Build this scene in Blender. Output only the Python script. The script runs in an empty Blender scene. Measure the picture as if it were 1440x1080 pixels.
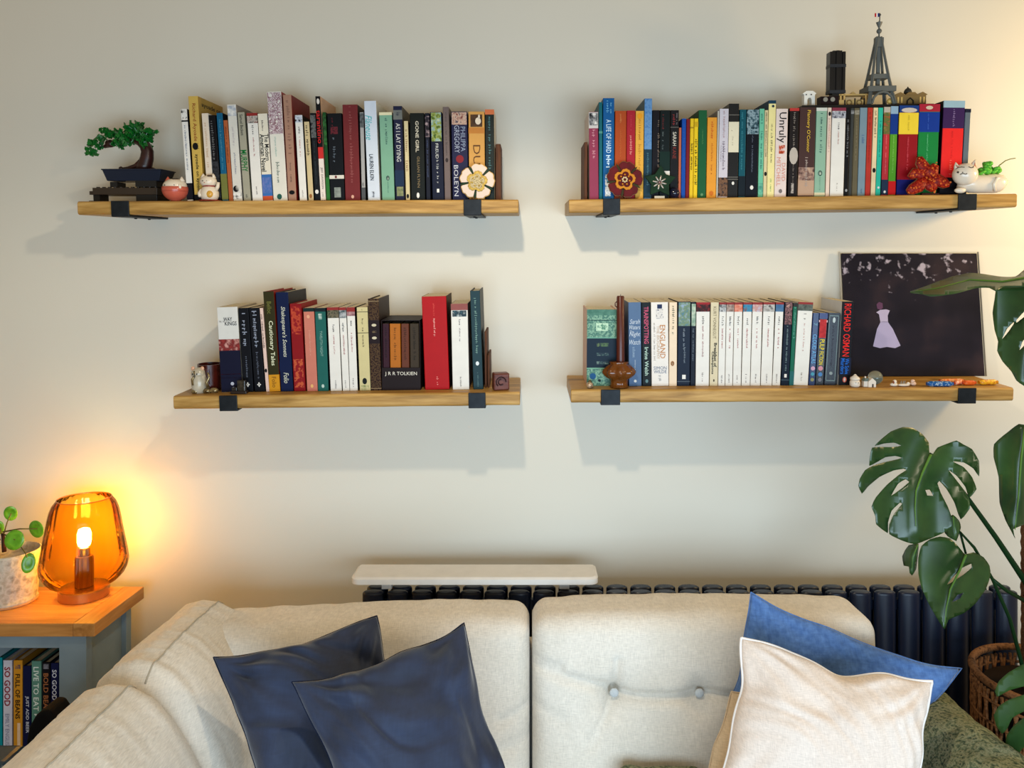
import bpy, bmesh, math, random
from mathutils import Vector, Matrix, noise
from mathutils.geometry import delaunay_2d_cdt

random.seed(7)
R = math.radians
SC = bpy.context.scene
COL = SC.collection

# ------------------------------------------------------------------ camera
F, CX, CY, EYE = 1060.0, 742.0, 420.0, 1.50       # focal length and principal point in pixels of 1440x1080
WALL = 2.00                                       # distance from the lens to the wall
cam_d = bpy.data.cameras.new('camera')
cam = bpy.data.objects.new('camera', cam_d)
COL.objects.link(cam)
cam.location = (0, 0, EYE)
cam.rotation_euler = (R(90), 0, 0)
cam_d.sensor_width = 36.0
cam_d.lens = 36.0 * F / 1440.0
cam_d.shift_x = -(CX - 720.0) / 1440.0
cam_d.shift_y = -(540.0 - CY) / 1440.0
cam_d.clip_start = 0.01
SC.camera = cam

def P(x, y, d):                                   # a point seen at pixel x, y at distance d from the lens
    return Vector(((x - CX) * d / F, d, EYE - (y - CY) * d / F))

# ------------------------------------------------------------------ world, lights, exposure
world = bpy.data.worlds.new('world')
SC.world = world
world.use_nodes = True
bg = world.node_tree.nodes['Background']
bg.inputs[0].default_value = (1.0, 0.79, 0.50, 1)
bg.inputs[1].default_value = 0.265
vs = SC.view_settings
vs.view_transform = 'Standard'
vs.look = 'None'
vs.exposure = 0.46
vs.gamma = 1.0
vs.use_curve_mapping = False

def light(name, kind, loc, power, color, rot=(0, 0, 0), **kw):
    d = bpy.data.lights.new(name, kind)
    d.energy = power
    d.color = color
    for k, v in kw.items():
        setattr(d, k, v)
    o = bpy.data.objects.new(name, d)
    COL.objects.link(o)
    o.location = loc
    o.rotation_euler = rot
    return o

# daylight from the low garden window of the room behind the camera
light('window_daylight', 'AREA', (0.45, -0.6, 0.96), 48, (0.59, 0.80, 1.0), (R(90), 0, R(0)), shape='RECTANGLE', size=2.4, size_y=0.9)
# the shaded pendant bulb that hangs in front of the shelves, above the frame
light('pendant_bulb', 'SPOT', (-0.07, 1.02, EYE + 0.536), 15.5, (1.0, 0.86, 0.65), (0, 0, 0), shadow_soft_size=0.022, spot_size=R(176), spot_blend=0.30)
# the warm standard lamp beyond the right edge of the frame
light('standard_lamp_bulb', 'POINT', (1.70, 1.55, EYE + 0.34), 17.0, (1.0, 0.70, 0.32), shadow_soft_size=0.08)

# ------------------------------------------------------------------ helpers
def S(c):                                         # sRGB 0-255 to linear
    return tuple(((v / 255.0) / 12.92 if v <= 10 else ((v / 255.0 + 0.055) / 1.055) ** 2.4) for v in c)

MATS = {}
def nt(name):
    m = bpy.data.materials.new(name)
    m.use_nodes = True
    t = m.node_tree
    return m, t, t.nodes['Principled BSDF']

def flat(c, rough=0.55, metal=0.0):
    key = ('flat', tuple(c), rough, metal)
    if key not in MATS:
        m, t, b = nt('paint_%d' % len(MATS))
        n = t.nodes.new('ShaderNodeTexNoise')
        n.inputs['Scale'].default_value = 35
        tc = t.nodes.new('ShaderNodeTexCoord')
        t.links.new(tc.outputs['Object'], n.inputs['Vector'])
        mx = t.nodes.new('ShaderNodeMix'); mx.data_type = 'RGBA'
        l = [v ** 1.18 for v in S(c)]
        mx.inputs['A'].default_value = (*[v * 0.9 for v in l], 1)
        mx.inputs['B'].default_value = (*[min(1, v * 1.08) for v in l], 1)
        t.links.new(n.outputs['Fac'], mx.inputs['Factor'])
        t.links.new(mx.outputs['Result'], b.inputs['Base Color'])
        b.inputs['Roughness'].default_value = rough
        b.inputs['Metallic'].default_value = metal
        b.inputs['Specular IOR Level'].default_value = 0.45 if rough < 0.4 else 0.14
        MATS[key] = m
    return MATS[key]

def blotch(cols, scale=60, rough=0.5, seed=0.0, detail=3, stretch=(1, 1, 1), bump=0.0, metal=0.0, lo=0.32, hi=0.68):
    key = ('blotch', tuple(map(tuple, cols)), scale, rough, seed, stretch, bump)
    if key not in MATS:
        m, t, b = nt('print_%d' % len(MATS))
        tc = t.nodes.new('ShaderNodeTexCoord')
        mp = t.nodes.new('ShaderNodeMapping')
        mp.inputs['Location'].default_value = (seed, seed * 1.7, seed * 0.6)
        mp.inputs['Scale'].default_value = stretch
        t.links.new(tc.outputs['Object'], mp.inputs['Vector'])
        n = t.nodes.new('ShaderNodeTexNoise')
        n.inputs['Scale'].default_value = scale
        n.inputs['Detail'].default_value = detail
        t.links.new(mp.outputs['Vector'], n.inputs['Vector'])
        r = t.nodes.new('ShaderNodeValToRGB')
        k = len(cols)
        els = r.color_ramp.elements
        while len(els) < k:
            els.new(0.5)
        for i, c in enumerate(cols):
            els[i].position = lo + (hi - lo) * i / max(1, k - 1)
            els[i].color = (*[v ** 1.12 for v in S(c)], 1)
        t.links.new(n.outputs['Fac'], r.inputs['Fac'])
        t.links.new(r.outputs['Color'], b.inputs['Base Color'])
        b.inputs['Roughness'].default_value = rough
        b.inputs['Metallic'].default_value = metal
        b.inputs['Specular IOR Level'].default_value = 0.45 if rough < 0.4 else 0.16
        if bump:
            bp = t.nodes.new('ShaderNodeBump')
            bp.inputs['Strength'].default_value = bump
            bp.inputs['Distance'].default_value = 0.002
            t.links.new(n.outputs['Fac'], bp.inputs['Height'])
            t.links.new(bp.outputs['Normal'], b.inputs['Normal'])
        MATS[key] = m
    return MATS[key]

def wood(name, c1, c2, c3, axis='X', scale=1.0, rough=0.5):
    m, t, b = nt(name)
    tc = t.nodes.new('ShaderNodeTexCoord')
    mp = t.nodes.new('ShaderNodeMapping')
    sx = {'X': (1.2, 14, 14), 'Y': (14, 1.2, 14), 'Z': (14, 14, 1.2)}[axis]
    mp.inputs['Scale'].default_value = [v * scale for v in sx]
    t.links.new(tc.outputs['Object'], mp.inputs['Vector'])
    n = t.nodes.new('ShaderNodeTexNoise'); n.inputs['Scale'].default_value = 3.0
    n.inputs['Detail'].default_value = 6; n.inputs['Distortion'].default_value = 1.1
    t.links.new(mp.outputs['Vector'], n.inputs['Vector'])
    w = t.nodes.new('ShaderNodeTexNoise'); w.inputs['Scale'].default_value = 14.0
    w.inputs['Detail'].default_value = 4
    t.links.new(mp.outputs['Vector'], w.inputs['Vector'])
    ad = t.nodes.new('ShaderNodeMath'); ad.operation = 'MULTIPLY_ADD'
    ad.inputs[1].default_value = 0.35; 
    t.links.new(w.outputs['Fac'], ad.inputs[0]); t.links.new(n.outputs['Fac'], ad.inputs[2])
    r = t.nodes.new('ShaderNodeValToRGB')
    e = r.color_ramp.elements
    e.new(0.5)
    for el, p, c in zip(e, (0.42, 0.66, 0.9), (c1, c2, c3)):
        el.position = p; el.color = (*S(c), 1)
    t.links.new(ad.outputs[0], r.inputs['Fac'])
    # a few darker knots
    v = t.nodes.new('ShaderNodeTexVoronoi'); v.inputs['Scale'].default_value = 3.1
    mp2 = t.nodes.new('ShaderNodeMapping'); mp2.inputs['Scale'].default_value = (1, 2.2, 2.2)
    t.links.new(tc.outputs['Object'], mp2.inputs['Vector']); t.links.new(mp2.outputs['Vector'], v.inputs['Vector'])
    r2 = t.nodes.new('ShaderNodeValToRGB')
    r2.color_ramp.elements[0].position = 0.02; r2.color_ramp.elements[0].color = (1, 1, 1, 1)
    r2.color_ramp.elements[1].position = 0.075; r2.color_ramp.elements[1].color = (0, 0, 0, 1)
    t.links.new(v.outputs['Distance'], r2.inputs['Fac'])
    mx = t.nodes.new('ShaderNodeMix'); mx.data_type = 'RGBA'
    mx.inputs['B'].default_value = (*S([x * 0.5 for x in c1]), 1)
    t.links.new(r.outputs['Color'], mx.inputs['A']); t.links.new(r2.outputs['Color'], mx.inputs['Factor'])
    t.links.new(mx.outputs['Result'], b.inputs['Base Color'])
    bp = t.nodes.new('ShaderNodeBump'); bp.inputs['Strength'].default_value = 0.25; bp.inputs['Distance'].default_value = 0.001
    t.links.new(ad.outputs[0], bp.inputs['Height']); t.links.new(bp.outputs['Normal'], b.inputs['Normal'])
    b.inputs['Roughness'].default_value = rough
    b.inputs['Specular IOR Level'].default_value = 0.2
    return m

def cloth(name, c, c2=None, weave=900, bump=0.25, rough=0.9, sheen=0.3, blotch_scale=5):
    m, t, b = nt(name)
    tc = t.nodes.new('ShaderNodeTexCoord')
    n = t.nodes.new('ShaderNodeTexNoise'); n.inputs['Scale'].default_value = blotch_scale; n.inputs['Detail'].default_value = 4
    t.links.new(tc.outputs['Object'], n.inputs['Vector'])
    c2 = c2 or [v * 0.93 for v in c]
    wv = []
    for ax in ((1, 0.12, 0.12), (0.12, 0.12, 1)):
        mp = t.nodes.new('ShaderNodeMapping'); mp.inputs['Scale'].default_value = [a * weave for a in ax]
        t.links.new(tc.outputs['Object'], mp.inputs['Vector'])
        nn = t.nodes.new('ShaderNodeTexNoise'); nn.inputs['Scale'].default_value = 1.0; nn.inputs['Detail'].default_value = 1
        t.links.new(mp.outputs['Vector'], nn.inputs['Vector'])
        wv.append(nn)
    ad = t.nodes.new('ShaderNodeMath'); ad.operation = 'ADD'
    t.links.new(wv[0].outputs['Fac'], ad.inputs[0]); t.links.new(wv[1].outputs['Fac'], ad.inputs[1])
    mx = t.nodes.new('ShaderNodeMix'); mx.data_type = 'RGBA'
    mx.inputs['A'].default_value = (*S(c2), 1); mx.inputs['B'].default_value = (*S(c), 1)
    r = t.nodes.new('ShaderNodeValToRGB'); r.color_ramp.elements[0].position = 0.35; r.color_ramp.elements[1].position = 0.65
    t.links.new(n.outputs['Fac'], r.inputs['Fac'])
    t.links.new(r.outputs['Color'], mx.inputs['Factor'])
    m2 = t.nodes.new('ShaderNodeMix'); m2.data_type = 'RGBA'; m2.blend_type = 'MULTIPLY'; m2.inputs['Factor'].default_value = 0.35
    t.links.new(mx.outputs['Result'], m2.inputs['A']); t.links.new(ad.outputs[0], m2.inputs['B'])
    t.links.new(m2.outputs['Result'], b.inputs['Base Color'])
    bp = t.nodes.new('ShaderNodeBump'); bp.inputs['Strength'].default_value = bump; bp.inputs['Distance'].default_value = 0.0015
    t.links.new(ad.outputs[0], bp.inputs['Height']); t.links.new(bp.outputs['Normal'], b.inputs['Normal'])
    b.inputs['Roughness'].default_value = rough
    b.inputs['Sheen Weight'].default_value = sheen
    b.inputs['Sheen Roughness'].default_value = 0.4
    return m

def tag(o, label, cat, group=None, kind=None):
    if label: o['label'] = label
    if cat: o['category'] = cat
    if group: o['group'] = group
    if kind: o['kind'] = kind
    return o

def thing(name, label, cat, loc, group=None, rot=None):
    o = bpy.data.objects.new(name, None)
    o.empty_display_size = 0.03
    COL.objects.link(o)
    o.location = loc
    if rot: o.rotation_euler = rot
    return tag(o, label, cat, group)

class MB:                                          # collects shapes, then links them as one mesh object
    def __init__(s):
        s.v = []; s.f = []
    def add(s, vs_, fs_):
        b = len(s.v)
        s.v += [Vector(p) for p in vs_]
        s.f += [tuple(i + b for i in f) for f in fs_]
        return s
    def box(s, c, d, m=None):
        x, y, z = [k / 2 for k in d]
        vs_ = [Vector((a * x, b * y, e * z)) for e in (-1, 1) for b in (-1, 1) for a in (-1, 1)]
        if m is not None: vs_ = [m @ p for p in vs_]
        vs_ = [p + Vector(c) for p in vs_]
        return s.add(vs_, [(0, 2, 3, 1), (4, 5, 7, 6), (0, 1, 5, 4), (2, 6, 7, 3), (0, 4, 6, 2), (1, 3, 7, 5)])
    def bb(s, a, b):
        return s.box([(p + q) / 2 for p, q in zip(a, b)], [abs(q - p) for p, q in zip(a, b)])
    def tube(s, pts, rad, n=8, cap=True, flat_=None):
        pts = [Vector(p) for p in pts]
        if not isinstance(rad, (list, tuple)): rad = [rad] * len(pts)
        vs_, fs_ = [], []
        ext = [max(p[k] for p in pts) - min(p[k] for p in pts) for k in range(3)]
        up = Vector([1.0 if k == ext.index(min(ext)) else 0.0 for k in range(3)])
        for i, p in enumerate(pts):
            t = (pts[min(i + 1, len(pts) - 1)] - pts[max(i - 1, 0)]).normalized()
            if abs(t.dot(up)) > 0.95: up = Vector((1, 0, 0)) if abs(t.x) < 0.9 else Vector((0, 1, 0))
            a = t.cross(up).normalized(); b = t.cross(a).normalized()
            for k in range(n):
                w = 2 * math.pi * k / n
                vs_.append(p + (a * math.cos(w) + b * math.sin(w) * (flat_ or 1)) * rad[i])
        for i in range(len(pts) - 1):
            for k in range(n):
                k2 = (k + 1) % n
                fs_.append((i * n + k, i * n + k2, (i + 1) * n + k2, (i + 1) * n + k))
        if cap:
            fs_.append(tuple(range(n))[::-1]); fs_.append(tuple((len(pts) - 1) * n + k for k in range(n)))
        return s.add(vs_, fs_)
    def cyl(s, a, b, r0, r1=None, n=16):
        return s.tube([a, b], [r0, r0 if r1 is None else r1], n)
    def lathe(s, prof, c, n=24, wob=None, cap=True):
        c = Vector(c); vs_, fs_ = [], []
        for (r, z) in prof:
            for k in range(n):
                w = 2 * math.pi * k / n
                rr = r * (wob(w, z) if wob else 1)
                vs_.append(c + Vector((rr * math.cos(w), rr * math.sin(w), z)))
        for i in range(len(prof) - 1):
            for k in range(n):
                k2 = (k + 1) % n
                fs_.append((i * n + k, i * n + k2, (i + 1) * n + k2, (i + 1) * n + k))
        if cap:
            fs_.append(tuple(range(n))[::-1]); fs_.append(tuple((len(prof) - 1) * n + k for k in range(n)))
        return s.add(vs_, fs_)
    def ell(s, c, r, nu=14, nv=9, m=None):
        c = Vector(c)
        if not isinstance(r, (list, tuple)): r = (r, r, r)
        vs_ = []; fs_ = []
        for j in range(1, nv):
            ph = math.pi * j / nv
            for k in range(nu):
                w = 2 * math.pi * k / nu
                vs_.append(Vector((r[0] * math.sin(ph) * math.cos(w), r[1] * math.sin(ph) * math.sin(w), r[2] * math.cos(ph))))
        vs_ += [Vector((0, 0, r[2])), Vector((0, 0, -r[2]))]
        for j in range(nv - 2):
            for k in range(nu):
                k2 = (k + 1) % nu
                fs_.append((j * nu + k, (j + 1) * nu + k, (j + 1) * nu + k2, j * nu + k2))
        T, B = len(vs_) - 2, len(vs_) - 1
        for k in range(nu):
            k2 = (k + 1) % nu
            fs_.append((T, k, k2)); fs_.append((B, (nv - 2) * nu + k2, (nv - 2) * nu + k))
        if m is not None: vs_ = [m @ p for p in vs_]
        return s.add([p + c for p in vs_], fs_)
    def prism(s, poly, y0, y1):                     # polygon in x, z pushed through in y
        n = len(poly)
        vs_ = [(p[0], y0, p[1]) for p in poly] + [(p[0], y1, p[1]) for p in poly]
        fs_ = [tuple(range(n)), tuple(range(2 * n - 1, n - 1, -1))] + [(k, n + k, n + (k + 1) % n, (k + 1) % n) for k in range(n)]
        return s.add(vs_, fs_)
    def build(s, name, mat, parent=None, origin=None, smooth=False, bevel=0, seg=2, mods=None):
        off = Vector((0, 0, 0))
        if origin is not None: off = Vector(origin)
        me = bpy.data.meshes.new(name)
        me.from_pydata([p - off for p in s.v], [], s.f)
        bm = bmesh.new(); bm.from_mesh(me)
        bmesh.ops.recalc_face_normals(bm, faces=bm.faces)
        bm.to_mesh(me); bm.free()
        if smooth:
            me.shade_smooth() if smooth is True else me.set_sharp_from_angle(angle=R(smooth))
            if smooth is not True:
                for p in me.polygons: p.use_smooth = True
                me.set_sharp_from_angle(angle=R(smooth))
        for m in (mat if isinstance(mat, list) else [mat]): me.materials.append(m)
        o = bpy.data.objects.new(name, me)
        COL.objects.link(o)
        if parent is not None:
            o.parent = parent
        elif origin is not None:
            o.location = off
        if bevel:
            md = o.modifiers.new('bevel', 'BEVEL'); md.width = bevel; md.segments = seg; md.limit_method = 'ANGLE'; md.angle_limit = R(40)
        return o

def wpart(mb, name, mat, th, sub=None, **kw):       # a part (or sub-part of sub) given in world coordinates under a thing
    return mb.build(name, mat, parent=sub or th, origin=th.location, **kw)

def single(mb, name, mat, label, cat, base, group=None, kind=None, **kw):
    o = mb.build(name, mat, origin=base, **kw)
    return tag(o, label, cat, group, kind)

# ------------------------------------------------------------------ lettering
_fc = {}
def text_geo(body, bold=0.0, shear=0.0):
    key = (body, bold, shear)
    if key not in _fc:
        c = bpy.data.curves.new('lettering', 'FONT')
        c.body = body; c.size = 1.0; c.resolution_u = 2; c.offset = bold; c.shear = shear
        o = bpy.data.objects.new('lettering', c)
        COL.objects.link(o)
        dg = bpy.context.evaluated_depsgraph_get()
        me = bpy.data.meshes.new_from_object(o.evaluated_get(dg))
        vs_ = [v.co.copy() for v in me.vertices]; fs_ = [tuple(p.vertices) for p in me.polygons]
        bpy.data.objects.remove(o); bpy.data.curves.remove(c); bpy.data.meshes.remove(me)
        x0 = min(v.x for v in vs_); x1 = max(v.x for v in vs_); y0 = min(v.y for v in vs_); y1 = max(v.y for v in vs_)
        vs_ = [Vector(((v.x - x0) / (x1 - x0), (v.y - y0) / (y1 - y0) - 0.5, 0)) for v in vs_]
        _fc[key] = (vs_, fs_)
    return _fc[key]

def glyph_geo(n, seed):                             # print too small to read: broken strokes
    rr = random.Random(seed)
    vs_, fs_ = [], []
    x = 0.0
    def q(a, b, c, d):
        k = len(vs_); vs_.extend([Vector((a, b, 0)), Vector((c, b, 0)), Vector((c, d, 0)), Vector((a, d, 0))]); fs_.append((k, k + 1, k + 2, k + 3))
    for i in range(n):
        if rr.random() < 0.13: x += 0.8; continue
        hgt = rr.choice((0.16, 0.2, 0.34, 0.5)); lo = rr.choice((-0.34, -0.34, -0.5))
        q(x, lo, x + 0.22, hgt)
        if rr.random() < 0.6: q(x + 0.22, -0.1, x + 0.55, 0.08)
        if rr.random() < 0.5: q(x + 0.5, -0.34, x + 0.66, 0.16)
        x += 0.85
    x = max(x, 1)
    return [Vector((v.x / x, v.y, 0)) for v in vs_], fs_
# ------------------------------------------------------------------ the room
def wall_mat():
    m, t, b = nt('wall_paint')
    tc = t.nodes.new('ShaderNodeTexCoord')
    n = t.nodes.new('ShaderNodeTexNoise'); n.inputs['Scale'].default_value = 2.2; n.inputs['Detail'].default_value = 3
    t.links.new(tc.outputs['Object'], n.inputs['Vector'])
    mx = t.nodes.new('ShaderNodeMix'); mx.data_type = 'RGBA'
    mx.inputs['A'].default_value = (*S((212, 206, 190)), 1); mx.inputs['B'].default_value = (*S((218, 212, 197)), 1)
    t.links.new(n.outputs['Fac'], mx.inputs['Factor']); t.links.new(mx.outputs['Result'], b.inputs['Base Color'])
    n2 = t.nodes.new('ShaderNodeTexNoise'); n2.inputs['Scale'].default_value = 240; n2.inputs['Detail'].default_value = 4
    n3 = t.nodes.new('ShaderNodeTexNoise'); n3.inputs['Scale'].default_value = 9; n3.inputs['Detail'].default_value = 2
    t.links.new(tc.outputs['Object'], n2.inputs['Vector']); t.links.new(tc.outputs['Object'], n3.inputs['Vector'])
    ad = t.nodes.new('ShaderNodeMath'); ad.operation = 'MULTIPLY_ADD'; ad.inputs[1].default_value = 0.12
    t.links.new(n2.outputs['Fac'], ad.inputs[0]); t.links.new(n3.outputs['Fac'], ad.inputs[2])
    bp = t.nodes.new('ShaderNodeBump'); bp.inputs['Strength'].default_value = 0.25; bp.inputs['Distance'].default_value = 0.004
    t.links.new(ad.outputs[0], bp.inputs['Height']); t.links.new(bp.outputs['Normal'], b.inputs['Normal'])
    b.inputs['Roughness'].default_value = 0.75
    return m

tag(MB().bb((-2.6, WALL, -0.02), (2.6, WALL + 0.1, 2.62)).build('wall_back', wall_mat()), 'smooth off-white painted wall behind the shelves', 'wall', kind='structure')
tag(MB().bb((-2.6, -1.4, -0.1), (2.6, WALL + 0.1, -0.02)).build('floor', wood('floor_boards', (110, 80, 52), (140, 104, 68), (160, 122, 84), 'Y')), 'brown wooden floor under the sofa', 'floor', kind='structure')

# ------------------------------------------------------------------ wall shelves
pine = wood('waxed_pine', (112, 82, 40), (164, 124, 64), (196, 156, 92), 'X', 1.0, 0.42)
iron = blotch([(34, 38, 42), (48, 52, 56)], 40, 0.45, bump=0.15, metal=0.35)
FD = 1.80                                          # distance of the shelf fronts
TH = 0.0325
TILT = R(4.2)                                      # the loaded shelves tip forward a little
SHELVES = {
    'UL': dict(a=(108, 283.0), b=(729, 280.5), br=((157, 182), (652, 677)), label='pine wall shelf that carries the green brick bonsai tree'),
    'UR': dict(a=(800, 280.5), b=(1431, 272.2), br=((848, 872), (1347, 1373)), label='pine wall shelf below the toy brick skyline'),
    'LL': dict(a=(243, 557.0), b=(731, 551.5), br=((309, 334), (659, 683)), label='short pine wall shelf carrying the big red paperback'),
    'LR': dict(a=(803, 548.0), b=(1426, 545.3), br=((845, 872), (1347, 1372)), label='pine wall shelf with the dark picture sleeve leaning on the wall'),
}
def shelf_z(key, X, y=FD):
    s = SHELVES[key]
    A, B = s['A'], s['B']
    return A.z + (B.z - A.z) * (X - A.x) / (B.x - A.x) + (y - FD) * math.tan(TILT)
for key, s in SHELVES.items():
    s['A'] = P(*s['a'], FD); s['B'] = P(*s['b'], FD)
    A, B = s['A'], s['B']
    L = (B - A).length
    ang = math.atan2(B.z - A.z, B.x - A.x)
    mb = MB()
    ch = 0.0015
    nseg = 40                                       # the front edges of the planks are a little uneven
    vs_, fs_ = [], []
    rr = random.Random({'UL': 3, 'UR': 5, 'LL': 8, 'LR': 11}[key])
    for i in range(nseg + 1):
        x = L * i / nseg
        wv = 0.0008 * noise.noise(Vector((x * 9, rr.random() * 0.2, 3.0)))
        wb = 0.0010 * noise.noise(Vector((x * 11, 7.0, rr.random() * 0.2)))
        prof = [(0.004, 0), (0.0, -0.004), (0.0, -TH + 0.004 + wb), (0.004, -TH + wb), (WALL - FD - 0.004, -TH), (WALL - FD - 0.004, 0)]
        vs_ += [(x, p[0] + (wv if j in (1, 2) else 0), p[1]) for j, p in enumerate(prof)]
    for i in range(nseg):
        for j in range(6):
            j2 = (j + 1) % 6
            fs_.append((i * 6 + j, i * 6 + j2, (i + 1) * 6 + j2, (i + 1) * 6 + j))
    fs_ += [tuple(range(6)), tuple(nseg * 6 + j for j in range(6))]
    mb.add(vs_, fs_)
    o = mb.build('wall_shelf', pine, bevel=0.002)
    o.location = A
    o.rotation_euler = (TILT, -ang, 0)
    tag(o, s['label'], 'shelf', 'pine wall shelves')
    s['ang'] = ang
    # iron brackets: a lip in front, a strap below, a plate on the wall behind
    for k, (x0, x1) in enumerate(s['br']):
        X0, X1 = P(x0, 0, FD).x, P(x1, 0, FD).x
        xc = (X0 + X1) / 2; w = X1 - X0
        zt = shelf_z(key, xc)
        th = thing('shelf_bracket', {'UL': ('dark iron bracket of the shelf below the brick bonsai', 'dark iron bracket of the shelf below the white flower ornament'),
                                     'UR': ('dark iron bracket of the shelf below the red rose ornament', 'dark iron bracket of the shelf below the white cat planter'),
                                     'LL': ('dark iron bracket of the shelf below the red, white and navy paperback', 'dark iron bracket of the shelf below the small wooden block'),
                                     'LR': ('dark iron bracket of the shelf below the brown glass candle holder', 'dark iron bracket of the shelf below the wrapped sweets')}[key][k],
                   'bracket', (xc, FD + TH * math.sin(TILT), zt - TH * math.cos(TILT)), 'iron shelf brackets', (TILT, -ang, 0))
        f0, f1 = 0.0, WALL - FD - .008
        lt = 0.004
        MB().bb((-w / 2, f0 - lt - 0.0006, -lt - 0.0006), (w / 2, f0 - 0.0006, TH + 0.0005)).build('lip', iron, parent=th, bevel=0.0012)
        MB().bb((-w / 2, f0 - 0.0005, -lt - 0.0012), (w / 2, f1, -0.0012)).build('strap', iron, parent=th, bevel=0.0006)

        for sy in (0.35, 0.7):
            MB().cyl((0, f1 * sy, -lt - 0.0014), (0, f1 * sy, -lt - 0.0042), 0.004, 0.003, 8).build('screw_head', iron, parent=th)

# ------------------------------------------------------------------ books
PAPER = blotch([(196, 184, 156), (226, 216, 190)], 400, 0.9, stretch=(6, 0.2, 0.2))
WH = (226, 222, 214); CR = (226, 212, 178); BK = (22, 22, 26); NV = (24, 34, 62)

def surf_geo(b, geo, name, mat, to3):
    vs_, fs_ = geo
    me = bpy.data.meshes.new(name)
    me.from_pydata([to3(v) for v in vs_], [], fs_)
    me.materials.append(mat)
    o = bpy.data.objects.new(name, me)
    COL.objects.link(o)
    o.parent = b
    return o

def make_book(name, label, cat, group, X, zb, y, w, h, dp, th_ang, spine, side, hard, extras, zof, pxm, top=None, rough=0.45, tilt=0.0):
    """X: middle of the spine foot; zof(y_pixel) gives the height above the foot."""
    hw = w / 2
    a = th_ang
    # the lower corner of a leaning book rests on the board
    lift = hw * abs(math.sin(a))
    b = thing(name, label, cat, (X, y, zb + lift + 0.0002), group, (tilt, a, 0))
    t = min(0.0026 if hard else 0.0008, w * 0.18)
    c = min(0.0012, w * 0.2)
    out = [(-hw, dp), (-hw, c), (-hw + c * 0.4, c * 0.35), (-hw + c, 0), (hw - c, 0), (hw - c * 0.4, c * 0.35), (hw, c), (hw, dp), (hw - t, dp), (hw - t, t + 0.0004), (-hw + t, t + 0.0004), (-hw + t, dp)]
    n = len(out)
    mb = MB()
    fs_ = [(k, (k + 1) % n, n + (k + 1) % n, n + k) for k in range(n)]
    # end caps of the U as quads
    for base in (0, n):
        fs_ += [tuple(base + i for i in (0, 1, 10, 11)), tuple(base + i for i in (1, 2, 3, 4, 5, 6, 9, 10)), tuple(base + i for i in (6, 7, 8, 9))]
    mb.add([(p[0], p[1], 0) for p in out] + [(p[0], p[1], h) for p in out], fs_)
    cv = mb.build('cover', [flat(spine, rough) if not isinstance(spine, bpy.types.Material) else spine,
                            flat(side, rough) if not isinstance(side, bpy.types.Material) else side], parent=b)
    for p in cv.data.polygons:
        p.material_index = 0 if (p.center.y < c * 1.01) else 1
    ins = 0.003 if hard else 0.0004
    MB().bb((-hw + t + 1e-5, t + 0.0005, ins), (hw - t - 1e-5, dp - (0.004 if hard else 0.0003), h - ins)).build('pages', top or PAPER, parent=b)
    for i, e in enumerate(extras):
        k = e[0]
        if k == 'b':                                # colour band round the spine
            z1, z0 = zof(e[1]), zof(e[2])
            z1 = min(z1, h); z0 = max(z0, 0.0002)
            m = e[3] if isinstance(e[3], bpy.types.Material) else flat(e[3], rough)
            MB().bb((-hw - 0.00015, -0.0003, z0), (hw + 0.00015, 0.003, z1)).build('colour_band', m, parent=cv)
        elif k == 'p':                              # printed picture
            z1, z0 = min(zof(e[1]), h), max(zof(e[2]), 0.0002)
            f0, f1 = (e[4], e[5]) if len(e) > 5 else (0.03, 0.97)
            MB().bb((-hw + w * f0, -0.0004, z0), (-hw + w * f1, 0.002, z1)).build('picture', blotch(e[3], 110, 0.5, seed=i + X * 7), parent=cv)
        elif k in ('t', 'g'):                       # lettering down the spine
            fx, hp, colr = e[-3:] if k == 'g' else e[4:7]
            z1, z0 = (zof(e[2]), zof(e[3])) if k == 't' else (zof(e[1]), zof(e[2]))
            hh = hp * pxm
            geo = text_geo(e[1], *(e[7:9] if len(e) > 7 else ())) if k == 't' else glyph_geo(max(4, int((z1 - z0) / (hh * 0.75))), i * 31 + int(X * 1000))
            xc = -hw + w * fx
            surf_geo(cv, geo, 'title' if k == 't' else 'small_print', flat(colr, 0.5),
                     lambda v: (xc + v.y * hh, -0.00075, z1 - v.x * (z1 - z0)))
        elif k == 'h':                              # lettering across the spine: text, y, cap height, x from, x to, colour
            zc = zof(e[2]); hh = e[3] * pxm
            xa, xb = -hw + w * e[4], -hw + w * e[5]
            surf_geo(cv, text_geo(e[1], *(e[7:9] if len(e) > 7 else ())), 'title', flat(e[6], 0.5), lambda v: (xa + v.x * (xb - xa), -0.0008, zc + v.y * hh))
        elif k == 'l':                              # small publisher's mark
            zc = zof(e[1]); rz = e[2] * pxm; fx = e[3]; rx = e[4] * pxm
            xc = -hw + w * fx
            mb = MB(); nn = 12
            mb.add([(xc + rx * math.cos(2 * math.pi * q / nn), -0.0008, zc + rz * math.sin(2 * math.pi * q / nn)) for q in range(nn)], [tuple(range(nn))])
            mb.build('mark', flat(e[5], 0.5), parent=cv)
        elif k == 's':                              # lettering on the front board: text, y, cap height, depth from, to, colour
            zc = zof(e[2]); hh = e[3] * pxm
            surf_geo(cv, text_geo(e[1], .012), 'cover_title', flat(e[6], 0.5), lambda v: (hw + 0.0003, e[4] + v.x * (e[5] - e[4]), zc + v.y * hh))
    return b

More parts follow.
